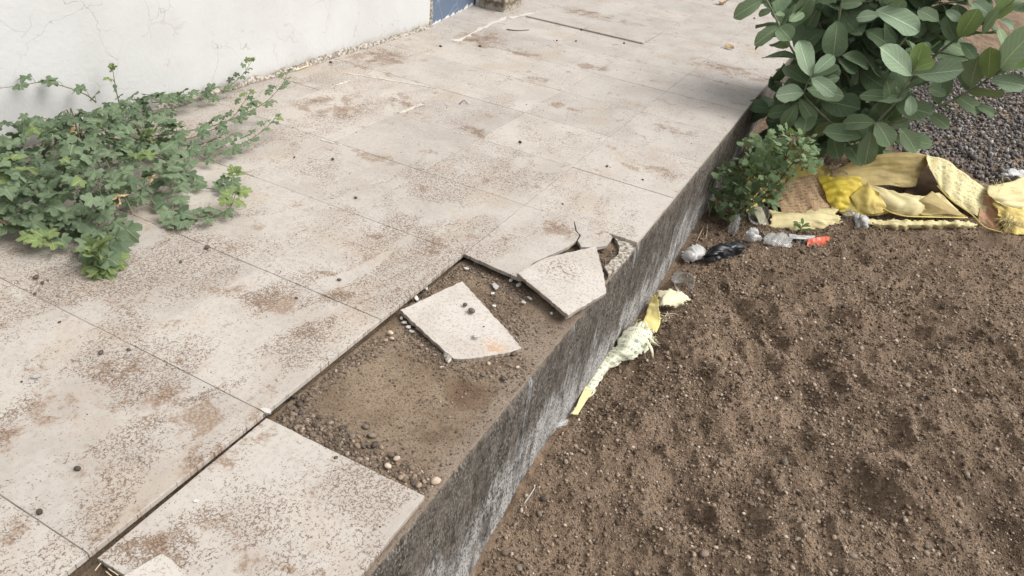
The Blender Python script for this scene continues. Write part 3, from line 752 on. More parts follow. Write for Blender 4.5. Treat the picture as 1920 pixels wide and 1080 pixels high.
for (a, b, r, m) in ((732, 626, .008, M_ptan), (735, 636, .006, M_ptan), (723, 640, .006, M_ptan), (790, 650, .007, M_pgrey), (817, 905, .011, M_ptan), (744, 862, .008, M_ptan), (727, 876, .008, M_ptan), (698, 819, .009, M_pgrey), (703, 836, .009, M_pdark), (733, 855, .008, M_pdark), (550, 745, .010, M_pdark), (562, 760, .010, M_pdark), (548, 768, .009, M_pgrey), (575, 752, .008, M_pdark), (685, 802, .008, M_pgrey), (772, 880, .008, M_pgrey), (785, 912, .008, M_pbrown), (944, 712, .009, M_pdark), (963, 665, .009, M_pdark),
                     (905, 705, .007, M_pgrey), (916, 683, .006, M_ptan), (660, 820, .008, M_pgrey), (640, 805, .008, M_pdark), (620, 795, .007, M_pgrey), (600, 785, .008, M_pdark), (970, 690, .006, M_ptan), (590, 800, .007, M_pdark), (670, 838, .007, M_pbrown)):
    pebble(a, b, -.026, r, m, 'rounded stone among the gravel where tiles are missing', G4, sink=.25)

# ------------------------------------------------------------------ loose broken tile pieces
def plate(name, pxs, zpl, th, m, label, rough=.002, seed=1, sub=.012):
    """zpl: (z at first, slope x, slope y) plane of the top face in the place"""
    a, bx_, by_ = zpl
    out = []
    c0 = at(*pxs[0], a)
    for q in pxs:
        z = a
        for _ in range(15):
            p = at(*q, z); z = a + bx_ * (p[0] - c0[0]) + by_ * (p[1] - c0[1])
        out.append(p)
    c = np.mean(out, 0)
    o = obj(name, prism(name, [(p[0] - c[0], p[1] - c[1]) for p in out], th, m, .0012, rough, seed, sub), None, c)
    me = o.data
    for v in me.vertices: v.co.z += bx_ * v.co.x + by_ * v.co.y
    return tag(o, label, 'tile piece'), c
slabA, cA = plate('broken_tile', [(750, 581), (866, 527), (900, 563), (940, 607), (978, 652), (955, 660), (915, 667), (880, 672), (851, 672), (830, 655)], (-.004, -.035, .012), TH, M_slab,
                  'broken tile piece carrying two dark pebbles, lying in the hole of missing tiles', .0032, 5, .009)
slabB, cB = plate('broken_tile', [(970, 512), (1020, 484), (1060, 474), (1118, 462), (1130, 505), (1137, 548), (1065, 591)], (.016, -.03, .01), TH, M_slab,
                  'pale broken tile piece jutting over the curb edge above the torn sack', .0032, 6, .009)
slabC, cC = plate('broken_tile', [(225, 1083), (262, 1061), (303, 1037), (322, 1048), (352, 1082), (395, 1160), (250, 1150)], (.004, .0, .01), .008, M_slab,
                  'small pale broken tile piece on the sunken tile nearest the camera', .0015, 7)
pebble(884, 586, -.006, .0115, M_pgrey, 'larger oval dark grey pebble on the broken tile piece', None, ratio=.68, flat=.6, rz=-.4, sink=.02, variant=1)
pebble(872, 574, -.005, .0062, M_pdark, 'smaller round dark pebble beside the oval one on the broken tile piece', None, ratio=.9, flat=.8, sink=.02, variant=2)
pebble(907, 613, -.007, .0028, M_pdark, 'tiny dark crumb below the pebbles on the broken tile piece', None, sink=.05)
def chip(px, py, z, s, seed, label, group=None, m=M_chip, soil=False):
    r = random.Random(seed); n = r.randint(5, 7); ph = r.random() * 6
    P = [(s * (.6 + .6 * r.random()) * math.cos(ph + 6.283 * k / n), .65 * s * (.6 + .6 * r.random()) * math.sin(ph + 6.283 * k / n)) for k in range(n)]
    p = at_soil(px, py) if soil else at(px, py, z)
    if soil: p[2] = float(soilz(np.array([p[0]]), np.array([p[1]]))[0]) + .006
    o = obj('tile_chip', prism('tile_chip', P, .0035, m, .0005), None, p + np.array([0, 0, .004]), (r.gauss(0, .2), r.gauss(0, .2), r.random() * 6))
    if (px, py) in OWN: label, group = OWN[(px, py)], None
    return tag(o, label, 'chip', group)
chip(893, 631, -.004, .012, 3, 'flat white chip lying on the broken tile piece with the pebbles')
for k, (a, b, s) in enumerate(((929, 538, .013), (924, 551, .007), (971, 536, .012), (958, 527, .009), (981, 568, .010), (993, 560, .010), (927, 575, .007), (1034, 589, .006), (875, 505, .009), (797, 541, .010), (780, 560, .010), (757, 606, .010), (765, 615, .009), (771, 622, .008), (752, 598, .008), (1152, 490, .010), (1140, 508, .010), (1165, 470, .010), (830, 690, .007))):
    chip(a, b, -.024, s, 20 + k, 'white splinter of tile lying on the gravel of the hole', 'tile splinters in the hole')
for k, (a, b, s) in enumerate(((68, 707, .010), (1010, 720, .006))):
    if a < 500: chip(a, b, .001, s, 60 + k, 'pale flat chip alone on the tiles at the left edge')
chip(368, 941, -.012, .006, 71, 'tiny white chip on the sunken tile nearest the camera')
chip(500, 772, -.003, .013, 72, 'white chipped tile corner at the near end of the hole')
# knob of mortar under slab A
def lump(name, px, py, z, sc, seed, m, label, cat, soil=False):
    B, F = I3
    L = B * (1 + .5 * np.array([fbm(v[0] * 2 + seed, v[1] * 2 + v[2] * 1.7, 3, seed) for v in B])[:, None])
    p = at_soil(px, py) if soil else at(px, py, z)
    o = obj(name, mesh(name, L * np.array(sc), F, m, True), None, p); return tag(o, label, cat)
o = lump('mortar_piece', 840, 664, -.018, (.011, .032, .006), 3, M_mortar, 'crumbly pale mortar sliver under the edge of the broken tile piece', 'mortar'); o.rotation_euler = (0, 0, .62)

# ------------------------------------------------------------------ sticks and straws
def tube_mesh(name, P, r0, r1, m, sides=6):
    P = [Vector([float(c) for c in p]) for p in P]; V = []; F = []; n = len(P)
    for i, p in enumerate(P):
        t = (P[min(i + 1, n - 1)] - P[max(i - 1, 0)]).normalized(); a = t.orthogonal().normalized(); b = t.cross(a); r = r0 + (r1 - r0) * i / max(1, n - 1)
        if i == 0: ref = a
        else:
            a = (ref - t * ref.dot(t)).normalized(); b = t.cross(a); ref = a
        for k in range(sides):
            g_ = 6.28318 * k / sides; V.append(p + (a * math.cos(g_) + b * math.sin(g_)) * r)
    for i in range(n - 1):
        for k in range(sides): F.append((i * sides + k, i * sides + (k + 1) % sides, (i + 1) * sides + (k + 1) % sides, (i + 1) * sides + k))
    F.append(tuple(range(sides))[::-1]); F.append(tuple(range((n - 1) * sides, n * sides)))
    return mesh(name, V, F, m, True)
def curve(pts, n=14):
    P = np.array(pts, float); out = []
    Q = np.vstack([2 * P[0] - P[1], P, 2 * P[-1] - P[-2]])
    m = len(P) - 1
    for i in range(m):
        k = max(2, n // m)
        for j in range(k):
            t = j / k; a, b, c, e = Q[i], Q[i + 1], Q[i + 2], Q[i + 3]
            out.append(.5 * ((2 * b) + (-a + c) * t + (2 * a - 5 * b + 4 * c - e) * t * t + (-a + 3 * b - 3 * c + e) * t ** 3))
    out.append(P[-1]); return np.array(out)
def stick(name, pts, r0, r1, m, label, cat='stick', group=None):
    c = np.mean(pts, 0)
    return tag(obj(name, tube_mesh(name, curve(np.array(pts) - c, 8), r0, r1, m), None, c), label, cat, group)
SG = 'straws in the joint by the sunken tile'
for (a, b) in (((178, 1070), (189, 1056)), ((203, 1066), (222, 1079)), ((215, 1057), (232, 1076)), ((198, 1071), (216, 1086))):
    stick('straw', [at(*a, -.016), at((a[0] + b[0]) / 2, (a[1] + b[1]) / 2, -.013), at(*b, -.012)], .0011, .0009, M_dry, 'pale dry straw in the open joint beside the sunken tile', 'straw', SG)
stick('straw', [at(554, 132, .004), at(570, 126, .006), at(586, 119, .006)], .0035, .003, M_dry, 'pale dry stick lying along the foot of the white wall')
stick('twig', [at(950, 55, .003), at(970, 57, .004), at(992, 56, .006)], .004, .0025, M_twig, 'thin dark twig on the tiles in front of the pillar')
stick('twig', [at(862, 195, .003), at(870, 188, .004), at(878, 196, .003)], .0022, .0012, M_twig, 'tiny bent twig lying alone on the middle of the walkway')
stick('twig', [at_soil(982, 945, .02), at_soil(994, 928, .025), at_soil(1003, 914, .02)], .002, .0015, mat_plain('grey_twig', (.36, .34, .31), (.5, .48, .45)), 'pale grey twig on the soil against the curb')

# ------------------------------------------------------------------ leaves
def frame(dirv, nrm):
    y = Vector([float(c) for c in dirv]).normalized(); z = Vector([float(c) for c in nrm]); z = (z - y * z.dot(y))
    if z.length < 1e-4: z = y.orthogonal()
    z.normalize(); x = y.cross(z)
    return Matrix((x, y, z)).transposed()
def lobed(seed, m, N=30):
    """five-lobed, toothed leaf, stalk at the origin, tip towards +Y, length 1"""
    r = random.Random(seed); V = [(0, .28, .0)]; uv = [(.5, .28)]
    lob = [(0, .96, .52), (1.06, .86, .50), (-1.06, .86, .50), (2.08, .70, .48), (-2.08, .70, .48)]
    for ring in (.55, 1.0):
        for k in range(N):
            th = -math.pi + 2 * math.pi * (k + .5) / N
            rad = .50
            for c, l, w in lob:
                dth = (th - c + math.pi) % (2 * math.pi) - math.pi
                rad = max(rad, l * (1 - abs(dth / w) ** 3 * .42) if abs(dth) < w * 1.25 else 0)
            if abs(th) > 2.75: rad = .16 + .1 * r.random()
            rad *= .70 * (1 + (.075 if k % 2 else -.045) * (ring > .9) + r.gauss(0, .03))
            rr_ = rad * ring
            x, y = rr_ * math.sin(th), .28 + rr_ * math.cos(th)
            z = -.30 * (x * x + (y - .28) ** 2) + .07 * math.cos(th * 5 + seed) * ring - .02 + .10 * abs(x)
            V.append((x, y, z)); uv.append((.5 + x * .7, y))
    F = []
    for k in range(N):
        j = (k + 1) % N
        F.append((0, 1 + j, 1 + k)); F.append((1 + k, 1 + j, 1 + N + j, 1 + N + k))
    return mesh('leaf', V, F, m, True, uv)
def obovate(seed, m, wr=.55, fold=.12, curl=.15):
    r = random.Random(seed); V = []; uv = []
    nv = 9
    for i in range(nv):
        t = i / (nv - 1)
        t = (0, .10, .24, .40, .56, .72, .86, .955, 1.0)[i]
        w = wr * .5 * (.05, .36, .70, .90, 1.0, .98, .80, .48, .12)[i]
        for k in range(5):
            s = (k - 2) / 2
            wob = .03 * math.sin((7 + seed % 4) * t + seed + 2.5 * s)
            V.append((s * w * (1 + .05 * r.gauss(0, 1)) + (.06 * math.sin(seed * 1.3)) * t * t, t - .02 * abs(s), fold * (.3 + 1.6 * ((seed * 37) % 10) / 10) * abs(s) * w * 2 - curl * t * t + wob * abs(s))); uv.append((.5 + s * .5, t))
    return mesh('leaf', V, grid_faces(nv, 5)[:, ::-1], m, True, uv)
def small_leaf(seed, m):
    r = random.Random(seed)
    O = [(0, 0), (.16, .22), (.42, .30), (.30, .50), (.44, .70), (.20, .78), (0, 1.0), (-.20, .78), (-.44, .70), (-.30, .50), (-.42, .30), (-.16, .22)]
    V = [(0, .5, .04)] + [(x * (1 + r.gauss(0, .08)), y, -.25 * (x * x) - .1 * (y - .5) ** 2 + r.gauss(0, .03)) for x, y in O]
    return mesh('leaf', V, [(0, 1 + (k + 1) % 12, 1 + k) for k in range(12)], m, True, [(.5 + v[0], v[1]) for v in V])
def put_leaf(root, me, p, dirv, nrm, size, name='leaf'):
    o = obj(name, me, root, rel(p, root)); o.rotation_euler = frame(dirv, nrm).to_euler(); o.scale = (size,) * 3; return o
def join_leaves(name, lst, mats):
    """many small leaves as one mesh; lst: (mesh, p, dir, nrm, size)"""
    VV = []; FF = []; UU = []; MI = []; off = 0
    for me, p, dv, nr, s in lst:
        v = np.array([x.co[:] for x in me.vertices]); R_ = np.array(frame(dv, nr))
        VV.append(v @ R_.T * s + np.asarray(p)); mi = mats.index(me.materials[0])
        vu = np.zeros((len(v), 2)); ul = me.uv_layers[0].data
        for pl in me.polygons:
            FF.append(tuple(i + off for i in pl.vertices)); MI.append(mi)
            for li in pl.loop_indices: vu[me.loops[li].vertex_index] = ul[li].uv
        UU.append(vu); off += len(v)
    me = mesh(name, np.concatenate(VV), FF, None, True, np.concatenate(UU))
    for m in mats: me.materials.append(m)
    me.polygons.foreach_set('material_index', np.array(MI, dtype=np.int32)); return me

# ------------------------------------------------------------------ creeping vine by the wall
VL = [lobed(k, M_vine) for k in range(4)]; VD = [lobed(k + 10, M_vine_dark) for k in range(3)]; VY = [lobed(k + 20, M_vine_young) for k in range(3)]; VB = [lobed(k + 30, M_dryleaf) for k in range(2)]
vine = empty('creeping_vine', at(150, 300, 0))
tag(vine, 'sprawling green creeper with lobed leaves against the white wall', 'creeper')
def inpoly(x, y, P):
    c = False; j = len(P) - 1
    for i in range(len(P)):
        if (P[i][1] > y) != (P[j][1] > y) and x < (P[j][0] - P[i][0]) * (y - P[i][1]) / (P[j][1] - P[i][1]) + P[i][0]: c = not c
        j = i
    return c
leaves = []
def vput(p, dv, nr, s, me): leaves.append((me, p, dv, nr, s))
def rnorm(t): return (rnd.gauss(.10, t), rnd.gauss(-.18, t), 1.0)
MOUND = [(-60, 235), (0, 228), (60, 216), (130, 208), (180, 203), (205, 190), (245, 182), (300, 196), (335, 225), (345, 290), (310, 335), (255, 372), (222, 385), (222, 440), (205, 490), (165, 475), (140, 440), (100, 425), (60, 415), (0, 425), (-60, 430)]
def clearwall(p, px, py):
    if p[0] < WX + .03: p = atx(px, py, WX + .03 + rnd.random() * .05)
    return p
k = 0
while k < 680:
    a, b = rnd.uniform(-60, 350), rnd.uniform(180, 492)
    if not inpoly(a, b, MOUND): continue
    H = .17 * float(sst(np.array(b), 480, 300)) + .03
    if a > 240: H *= .6
    h = H * rnd.random() ** .7
    p = clearwall(at(a, b, h), a, b)
    if p[2] < .006: continue
    th = rnd.uniform(0, 6.283)
    dv = (math.cos(th) + .35, math.sin(th) - .35, rnd.gauss(-.15, .25))
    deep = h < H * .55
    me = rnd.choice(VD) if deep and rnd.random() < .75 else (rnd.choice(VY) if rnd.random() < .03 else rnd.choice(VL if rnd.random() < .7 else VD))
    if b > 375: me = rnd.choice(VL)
    if rnd.random() < .022: me = rnd.choice(VB)
    vput(p, dv, rnorm(.46), rnd.uniform(.026, .052) * (.8 if deep else 1), me)
    k += 1
STEMS = []
def runner(pts, nleaf, s0, s1, young=2, r0=.0022, petiole=.022, lift=1.0):
    nleaf = int(nleaf * 1.35); s0 *= .98; s1 *= 1.1
    C = curve(pts, 16); STEMS.append((C, r0, .0009))
    for i in range(nleaf):
        t = (i + .5) / nleaf; q = C[min(int(t * (len(C) - 1)), len(C) - 2)]; tv = C[min(int(t * (len(C) - 1)) + 1, len(C) - 1)] - q; tv = tv / (np.linalg.norm(tv) + 1e-9)
        side = np.cross(tv, (0, 0, 1)) * (1 if i % 2 else -1)
        pd = side * .7 + np.array([0, 0, .75 * lift]) + tv * .35 + np.array([rnd.gauss(0, .2) for _ in range(3)])
        s = s0 + (s1 - s0) * t; pl = petiole * (1 - .5 * t) * rnd.uniform(.7, 1.3)
        e = q + pd / np.linalg.norm(pd) * pl
        if e[0] < WX + .012: e[0] = WX + .012 + rnd.random() * .01
        STEMS.append((np.array([q, (q + e) / 2 + (0, 0, .002), e]), .0009, .0006))
        yg = i >= nleaf - young
        vput(e, side * .8 + tv * .5 + np.array([.2, -.3, rnd.gauss(-.1, .2)]), (rnd.gauss(.15, .28), rnd.gauss(-.3, .28), 1), s * rnd.uniform(.85, 1.15), rnd.choice(VY) if yg else rnd.choice(VL if rnd.random() < .75 else VD))
    tip = C[-1]; tv = C[-1] - C[-3]
    for q in range(3 if young else 0):
        vput(tip, tv + np.array([rnd.gauss(0, .006), rnd.gauss(0, .006), .003]), (rnd.gauss(0, .6), rnd.gauss(-.4, .5), 1), s1 * rnd.uniform(.6, .95), rnd.choice(VY))
wx = WX + .07
runner([atx(180, 192, wx), atx(160, 177, wx), atx(120, 162, wx), atx(80, 154, wx), atx(40, 160, wx), atx(-20, 168, wx)], 6, .044, .042, 0, .0026, .030)
runner([atx(225, 200, wx), atx(217, 165, wx + .01), atx(211, 128, wx)], 3, .036, .024, 2)
runner([atx(285, 192, wx), atx(340, 190, wx), atx(390, 183, wx), atx(425, 165, wx), atx(455, 140, wx), atx(472, 114, wx)], 16, .050, .022, 2)
runner([atx(255, 190, wx), atx(300, 183, wx), atx(345, 178, wx), atx(385, 172, wx)], 9, .050, .036, 0)
runner([at(290, 255, .05), at(400, 236, .05), at(460, 212, .07), at(500, 190, .09), at(528, 160, .11), at(541, 133, .13)], 16, .050, .022, 2)
runner([at(300, 270, .05), at(370, 255, .04), at(430, 225, .06), at(455, 195, .08), at(470, 172, .10)], 11, .050, .024, 2)
runner([at(310, 312, .02), at(380, 302, .02), at(440, 277, .03), at(490, 248, .05), at(520, 217, .07)], 15, .050, .022, 2)
runner([at(290, 290, .05), at(350, 282, .04), at(400, 270, .04), at(440, 250, .05)], 11, .052, .036, 0)
runner([at(305, 310, .04), at(340, 333, .02), at(370, 348, .012), at(410, 355, .012), at(432, 340, .03), at(440, 326, .045)], 9, .050, .032, 2)
runner([at(325, 330, .03), at(322, 370, .02), at(328, 405, .015), at(350, 415, .012)], 9, .055, .042, 0)
runner([at(350, 412, .012), at(385, 408, .014), at(420, 398, .02), at(437, 380, .04), at(441, 362, .05)], 6, .045, .036, 4)
runner([at(200, 420, .04), at(195, 455, .03), at(188, 490, .03), at(183, 470, .06)], 8, .062, .050, 3)
runner([at(130, 420, .04), at(100, 450, .03), at(85, 455, .035), at(72, 440, .045)], 7, .050, .034, 6)
runner([at(215, 430, .03), at(205, 480, .02), at(190, 505, .012)], 7, .062, .050, 5)
runner([atx(285, 300, -1.12), atx(282, 275, -1.12), atx(278, 255, -1.12)], 5, .045, .034, 5)
runner([atx(240, 310, -1.12), atx(238, 300, -1.12), atx(232, 282, -1.12)], 4, .045, .034, 4)
for a, b in ((20, 300), (40, 312), (0, 330), (30, 330), (75, 240), (290, 290), (270, 285)):
    vput(clearwall(at(a, b, .17), a, b), (rnd.gauss(0, 1), rnd.gauss(-.3, 1), 0), rnorm(.25), .055, rnd.choice(VY))
# trunk stems inside the mound
root_p = at(150, 262, .01)
for _ in range(26):
    a, b = rnd.uniform(0, 330), rnd.uniform(210, 400); e = clearwall(at(a, b, rnd.uniform(.02, .12)), a, b); m_ = (root_p + e) / 2 + (0, 0, rnd.uniform(.02, .08))
    STEMS.append((curve([root_p, m_, e], 8), .003, .0014))
def tubes_join(name, L, m, sides=5):
    V = []; F = []; off = 0
    for C, r0, r1 in L:
        me = tube_mesh('t', C, r0, r1, None, sides); V += [v.co[:] for v in me.vertices]; F += [tuple(i + off for i in p.vertices) for p in me.polygons]; off = len(V); bpy.data.meshes.remove(me)
    return mesh(name, V, F, m, True)
def plant_parts(root, leaves, stems, mats, sm, limit=300, camd=True, nstem=14):
    main = sorted(stems, key=lambda s: -s[1])[:nstem]; rest = [s for s in stems if not any(s is q for q in main)]
    for s in main:
        obj('stem', tube_mesh('stem', s[0] - np.array(root.location), s[1], s[2], sm, 6), root)
    if rest:
        tag(obj('leaf_stalks', tubes_join('leaf_stalks', [(C - np.array(root.location), a, b) for C, a, b in rest], sm, 4), root), kind='stuff')
    idx = sorted(range(len(leaves)), key=lambda i: -leaves[i][4] / np.linalg.norm(np.asarray(leaves[i][1]) - CAM) - .03 * leaves[i][1][2])
    for i in idx[:limit]:
        put_leaf(root, leaves[i][0], *leaves[i][1:])
    if len(idx) > limit:
        rest = [(leaves[i][0], rel(leaves[i][1], root), *leaves[i][2:]) for i in idx[limit:]]
        tag(obj('foliage', join_leaves('foliage', rest, mats), root), kind='stuff')
plant_parts(vine, leaves, STEMS, [M_vine, M_vine_dark, M_vine_young, M_dryleaf], M_stem, 298)

# ------------------------------------------------------------------ broad-leaved bush beyond the curb
BY0 = 3.35
bush_base = np.array([1.02, 3.75, 0.0]); bush_base[2] = float(soil0(bush_base[0], bush_base[1])) - .02
bush = empty('broad_leaved_bush', bush_base)
tag(bush, 'bush with large rounded grey-green leaves beside the end of the walkway', 'bush')
LB = {k: [obovate(j + 7 * i, m, w, .10, c) for j, (w, c) in enumerate(((.54, .10), (.62, .18), (.72, .25), (.58, -.05), (.66, .05), (.56, .32), (.64, -.12), (.70, .12)))] for i, (k, m) in enumerate((('n', M_bush), ('d', M_bush_dark), ('y', M_bush_young), ('p', M_bush_pale)))}
def C3(X, Y, dy=0.0): return aty(1280 + X / 3, Y / 3, BY0 + dy)
bl_ = []; bs = []
# (base, tip, width, kind, depth) as seen from the walkway side
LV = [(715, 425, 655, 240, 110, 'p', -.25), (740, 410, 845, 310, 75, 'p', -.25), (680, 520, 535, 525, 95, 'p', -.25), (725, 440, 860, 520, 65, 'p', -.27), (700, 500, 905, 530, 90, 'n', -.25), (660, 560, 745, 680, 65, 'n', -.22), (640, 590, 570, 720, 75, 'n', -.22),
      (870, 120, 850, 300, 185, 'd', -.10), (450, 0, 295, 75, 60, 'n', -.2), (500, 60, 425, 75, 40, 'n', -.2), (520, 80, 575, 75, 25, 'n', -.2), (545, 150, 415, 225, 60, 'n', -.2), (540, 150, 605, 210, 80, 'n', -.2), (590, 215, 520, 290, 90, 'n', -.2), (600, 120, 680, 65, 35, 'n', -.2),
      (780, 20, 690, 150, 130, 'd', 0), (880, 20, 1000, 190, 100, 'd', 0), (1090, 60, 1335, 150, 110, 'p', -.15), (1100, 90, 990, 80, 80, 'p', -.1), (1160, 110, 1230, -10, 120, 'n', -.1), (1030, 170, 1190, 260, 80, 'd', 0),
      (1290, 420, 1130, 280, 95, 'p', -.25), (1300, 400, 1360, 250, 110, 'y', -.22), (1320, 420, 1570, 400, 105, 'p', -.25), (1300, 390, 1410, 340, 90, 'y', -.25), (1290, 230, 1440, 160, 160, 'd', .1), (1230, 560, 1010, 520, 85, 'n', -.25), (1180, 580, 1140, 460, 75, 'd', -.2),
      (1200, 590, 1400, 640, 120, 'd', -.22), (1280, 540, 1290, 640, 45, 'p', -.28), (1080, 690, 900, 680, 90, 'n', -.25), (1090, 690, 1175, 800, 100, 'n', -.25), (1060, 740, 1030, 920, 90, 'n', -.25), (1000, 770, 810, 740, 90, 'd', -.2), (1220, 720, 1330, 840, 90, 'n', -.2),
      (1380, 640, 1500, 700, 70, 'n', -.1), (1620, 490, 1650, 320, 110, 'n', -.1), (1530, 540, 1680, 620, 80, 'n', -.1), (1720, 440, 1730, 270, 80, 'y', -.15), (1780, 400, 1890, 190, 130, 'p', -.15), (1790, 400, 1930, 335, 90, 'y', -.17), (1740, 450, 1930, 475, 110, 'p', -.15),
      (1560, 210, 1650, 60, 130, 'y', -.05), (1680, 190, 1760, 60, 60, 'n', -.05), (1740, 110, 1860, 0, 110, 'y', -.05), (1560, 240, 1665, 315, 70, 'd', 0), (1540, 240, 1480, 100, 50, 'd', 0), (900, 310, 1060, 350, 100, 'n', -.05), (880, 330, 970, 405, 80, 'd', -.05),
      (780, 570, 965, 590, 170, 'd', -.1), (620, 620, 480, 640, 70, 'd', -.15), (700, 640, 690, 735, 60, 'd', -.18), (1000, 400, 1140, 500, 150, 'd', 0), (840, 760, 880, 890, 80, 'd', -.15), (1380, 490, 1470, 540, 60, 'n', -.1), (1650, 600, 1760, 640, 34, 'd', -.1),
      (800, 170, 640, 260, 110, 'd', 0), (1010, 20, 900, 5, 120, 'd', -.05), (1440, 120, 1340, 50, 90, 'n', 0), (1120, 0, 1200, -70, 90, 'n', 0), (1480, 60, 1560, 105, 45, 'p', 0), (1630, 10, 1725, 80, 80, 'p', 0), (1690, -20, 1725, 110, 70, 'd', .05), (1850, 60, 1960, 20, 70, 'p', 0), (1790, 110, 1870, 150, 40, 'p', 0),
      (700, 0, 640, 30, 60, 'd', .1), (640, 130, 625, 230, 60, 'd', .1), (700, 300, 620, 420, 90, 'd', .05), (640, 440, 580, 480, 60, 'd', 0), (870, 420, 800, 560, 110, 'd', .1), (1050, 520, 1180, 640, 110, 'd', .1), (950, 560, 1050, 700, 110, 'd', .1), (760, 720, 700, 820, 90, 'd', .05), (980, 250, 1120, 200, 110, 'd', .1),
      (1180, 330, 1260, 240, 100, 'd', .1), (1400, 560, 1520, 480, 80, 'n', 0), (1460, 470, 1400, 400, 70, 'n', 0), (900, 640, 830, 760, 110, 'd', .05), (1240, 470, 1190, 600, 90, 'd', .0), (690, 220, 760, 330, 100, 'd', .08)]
for (a, b, c, e, w, kd, dy) in LV:
    p = C3(a, b, dy); q = C3(c, e, dy + rnd.gauss(-.02, .035)); L = np.linalg.norm(q - p)
    wr = w / math.hypot(c - a, e - b)
    me = min(LB[kd], key=lambda m_: abs({0: .54, 1: .62, 2: .72, 3: .58, 4: .66, 5: .56, 6: .64, 7: .70}[LB[kd].index(m_)] - wr) + rnd.random() * .08)
    view = (CAM - p) / np.linalg.norm(CAM - p)
    nr = view * .8 + np.array([rnd.gauss(0, .25), rnd.gauss(0, .25), .55])
    bl_.append((me, p, q - p, nr, L * 1.06))
def bst(pts, r0, r1): bs.append((curve([bush_base] + [C3(*q) for q in pts], 18), r0 * .72, r1 * .62))
bst([(900, 760, -.1), (700, 560, -.22), (690, 500, -.25), (720, 430, -.26)], .010, .004)
bst([(1080, 720, -.18), (1200, 570, -.24), (1300, 400, -.25), (1325, 330, -.25)], .010, .004)
bst([(1100, 740, -.15), (1350, 640, -.15), (1600, 520, -.12), (1780, 400, -.16), (1950, 290, -.2)], .011, .005)
bst([(1080, 620, .05), (1150, 400, .02), (1210, 270, .0), (1290, 170, .05), (1330, 40, .05)], .012, .006)
bst([(1150, 650, .05), (1350, 380, .0), (1560, 205, -.04), (1740, 100, -.05), (1900, -30, -.05)], .011, .005)
bst([(900, 600, .05), (870, 300, -.02), (880, 100, -.08), (900, -20, -.1)], .011, .007)
bst([(800, 600, .05), (600, 250, -.15), (545, 150, -.2), (500, 50, -.2), (460, -20, -.2)], .009, .005)
bst([(1200, 400, .1), (1380, 70, .05), (1580, 0, .0)], .010, .006)
bst([(950, 500, .1), (800, 200, .05), (700, -30, .1)], .010, .006)
bst([(1000, 400, .12), (1080, 100, .1), (1150, -80, .1)], .011, .007)
# leaf pairs along the stems, also behind and above the part in the picture
for C, r0, r1 in list(bs):
    n = len(C)
    for i in range(int(n * .35), n, 2):
        tv = C[min(i + 1, n - 1)] - C[i - 1]; tv = tv / np.linalg.norm(tv); s = np.cross(tv, (rnd.gauss(0, 1), rnd.gauss(0, 1), rnd.gauss(0, .5))); s /= np.linalg.norm(s) + 1e-9
        for sg in (1, -1):
            dv = s * sg + tv * .5
            if dv[1] < -.1: dv[1] *= -.6         # the pairs that fill the back of the bush
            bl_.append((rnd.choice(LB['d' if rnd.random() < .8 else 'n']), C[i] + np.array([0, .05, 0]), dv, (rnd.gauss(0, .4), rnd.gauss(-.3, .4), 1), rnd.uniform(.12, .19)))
for _ in range(300):
    a, b = rnd.uniform(480, 1500), rnd.uniform(-150, 860)
    if a > 1200 and b > 330: continue
    if a < 600 and b < 330: continue
    p = C3(a, b, rnd.uniform(.0, .42))
    if p[2] < soil0(p[0], p[1]) + .04 or p[0] < .45: continue
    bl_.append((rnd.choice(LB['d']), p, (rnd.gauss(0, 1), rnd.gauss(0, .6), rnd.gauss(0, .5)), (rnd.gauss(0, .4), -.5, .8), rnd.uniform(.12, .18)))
plant_parts(bush, bl_, bs, [M_bush, M_bush_dark, M_bush_young, M_bush_pale], M_bstem, 290, nstem=30)

# ------------------------------------------------------------------ small-leaved weed at the foot of the curb
wb = at_soil(1357, 432, -.01)
weed = empty('small_leaved_weed', wb); tag(weed, 'bushy weed with small green leaves growing at the foot of the curb', 'weed')
SL = [small_leaf(k, M_weed) for k in range(3)]; SP = [small_leaf(k + 9, M_weed_pale) for k in range(2)]
WP = [(370, 135), (450, 150), (520, 260), (570, 110), (640, 70), (720, 90), (790, 115), (890, 150), (890, 330), (840, 370), (700, 400), (690, 480), (630, 550), (600, 640), (520, 640), (480, 560), (400, 560), (420, 640), (300, 730), (230, 740), (150, 640), (165, 500), (190, 350), (320, 290), (350, 200)]
def C2(X, Y, y): return aty(1300 + X / 3.857, 220 + Y / 3.857, y)
wl = []; ws = []
wy = wb[1]
main = [[(300, 720), (460, 570), (600, 430), (690, 220), (700, 100)], [(290, 700), (380, 540), (350, 300), (400, 150)], [(330, 690), (560, 520), (720, 330), (860, 160)], [(260, 700), (240, 560), (200, 400)], [(310, 720), (480, 600), (600, 560), (660, 460)]]
nodes = []
for q in main:
    C = curve([wb] + [C2(a, b, wy + rnd.uniform(-.02, .10)) for a, b in q], 16); ws.append((C, .0042, .0012)); nodes += [(c, C) for c in C[4:]]
k = 0
while k < 620:
    a, b = rnd.uniform(140, 900), rnd.uniform(60, 745)
    if not inpoly(a, b, WP): continue
    p = C2(a, b, wy + rnd.gauss(.06, .07))
    if p[0] < .42: p[0] = .42 + rnd.random() * .02
    c = min(nodes, key=lambda n_: np.linalg.norm(n_[0] - p))[0]
    if k % 4 == 0: ws.append((curve([c, (c + p) / 2 + (0, 0, .008), p], 4), .0014, .0007))
    dv = p - c + np.array([rnd.gauss(0, .03), rnd.gauss(0, .03), rnd.gauss(0, .02)])
    pale = (b < 300 and rnd.random() < .35) or rnd.random() < .06
    wl.append((rnd.choice(SP if pale else SL), p, dv, (rnd.gauss(.1, .5), rnd.gauss(-.45, .5), 1), rnd.uniform(.026, .046))); k += 1
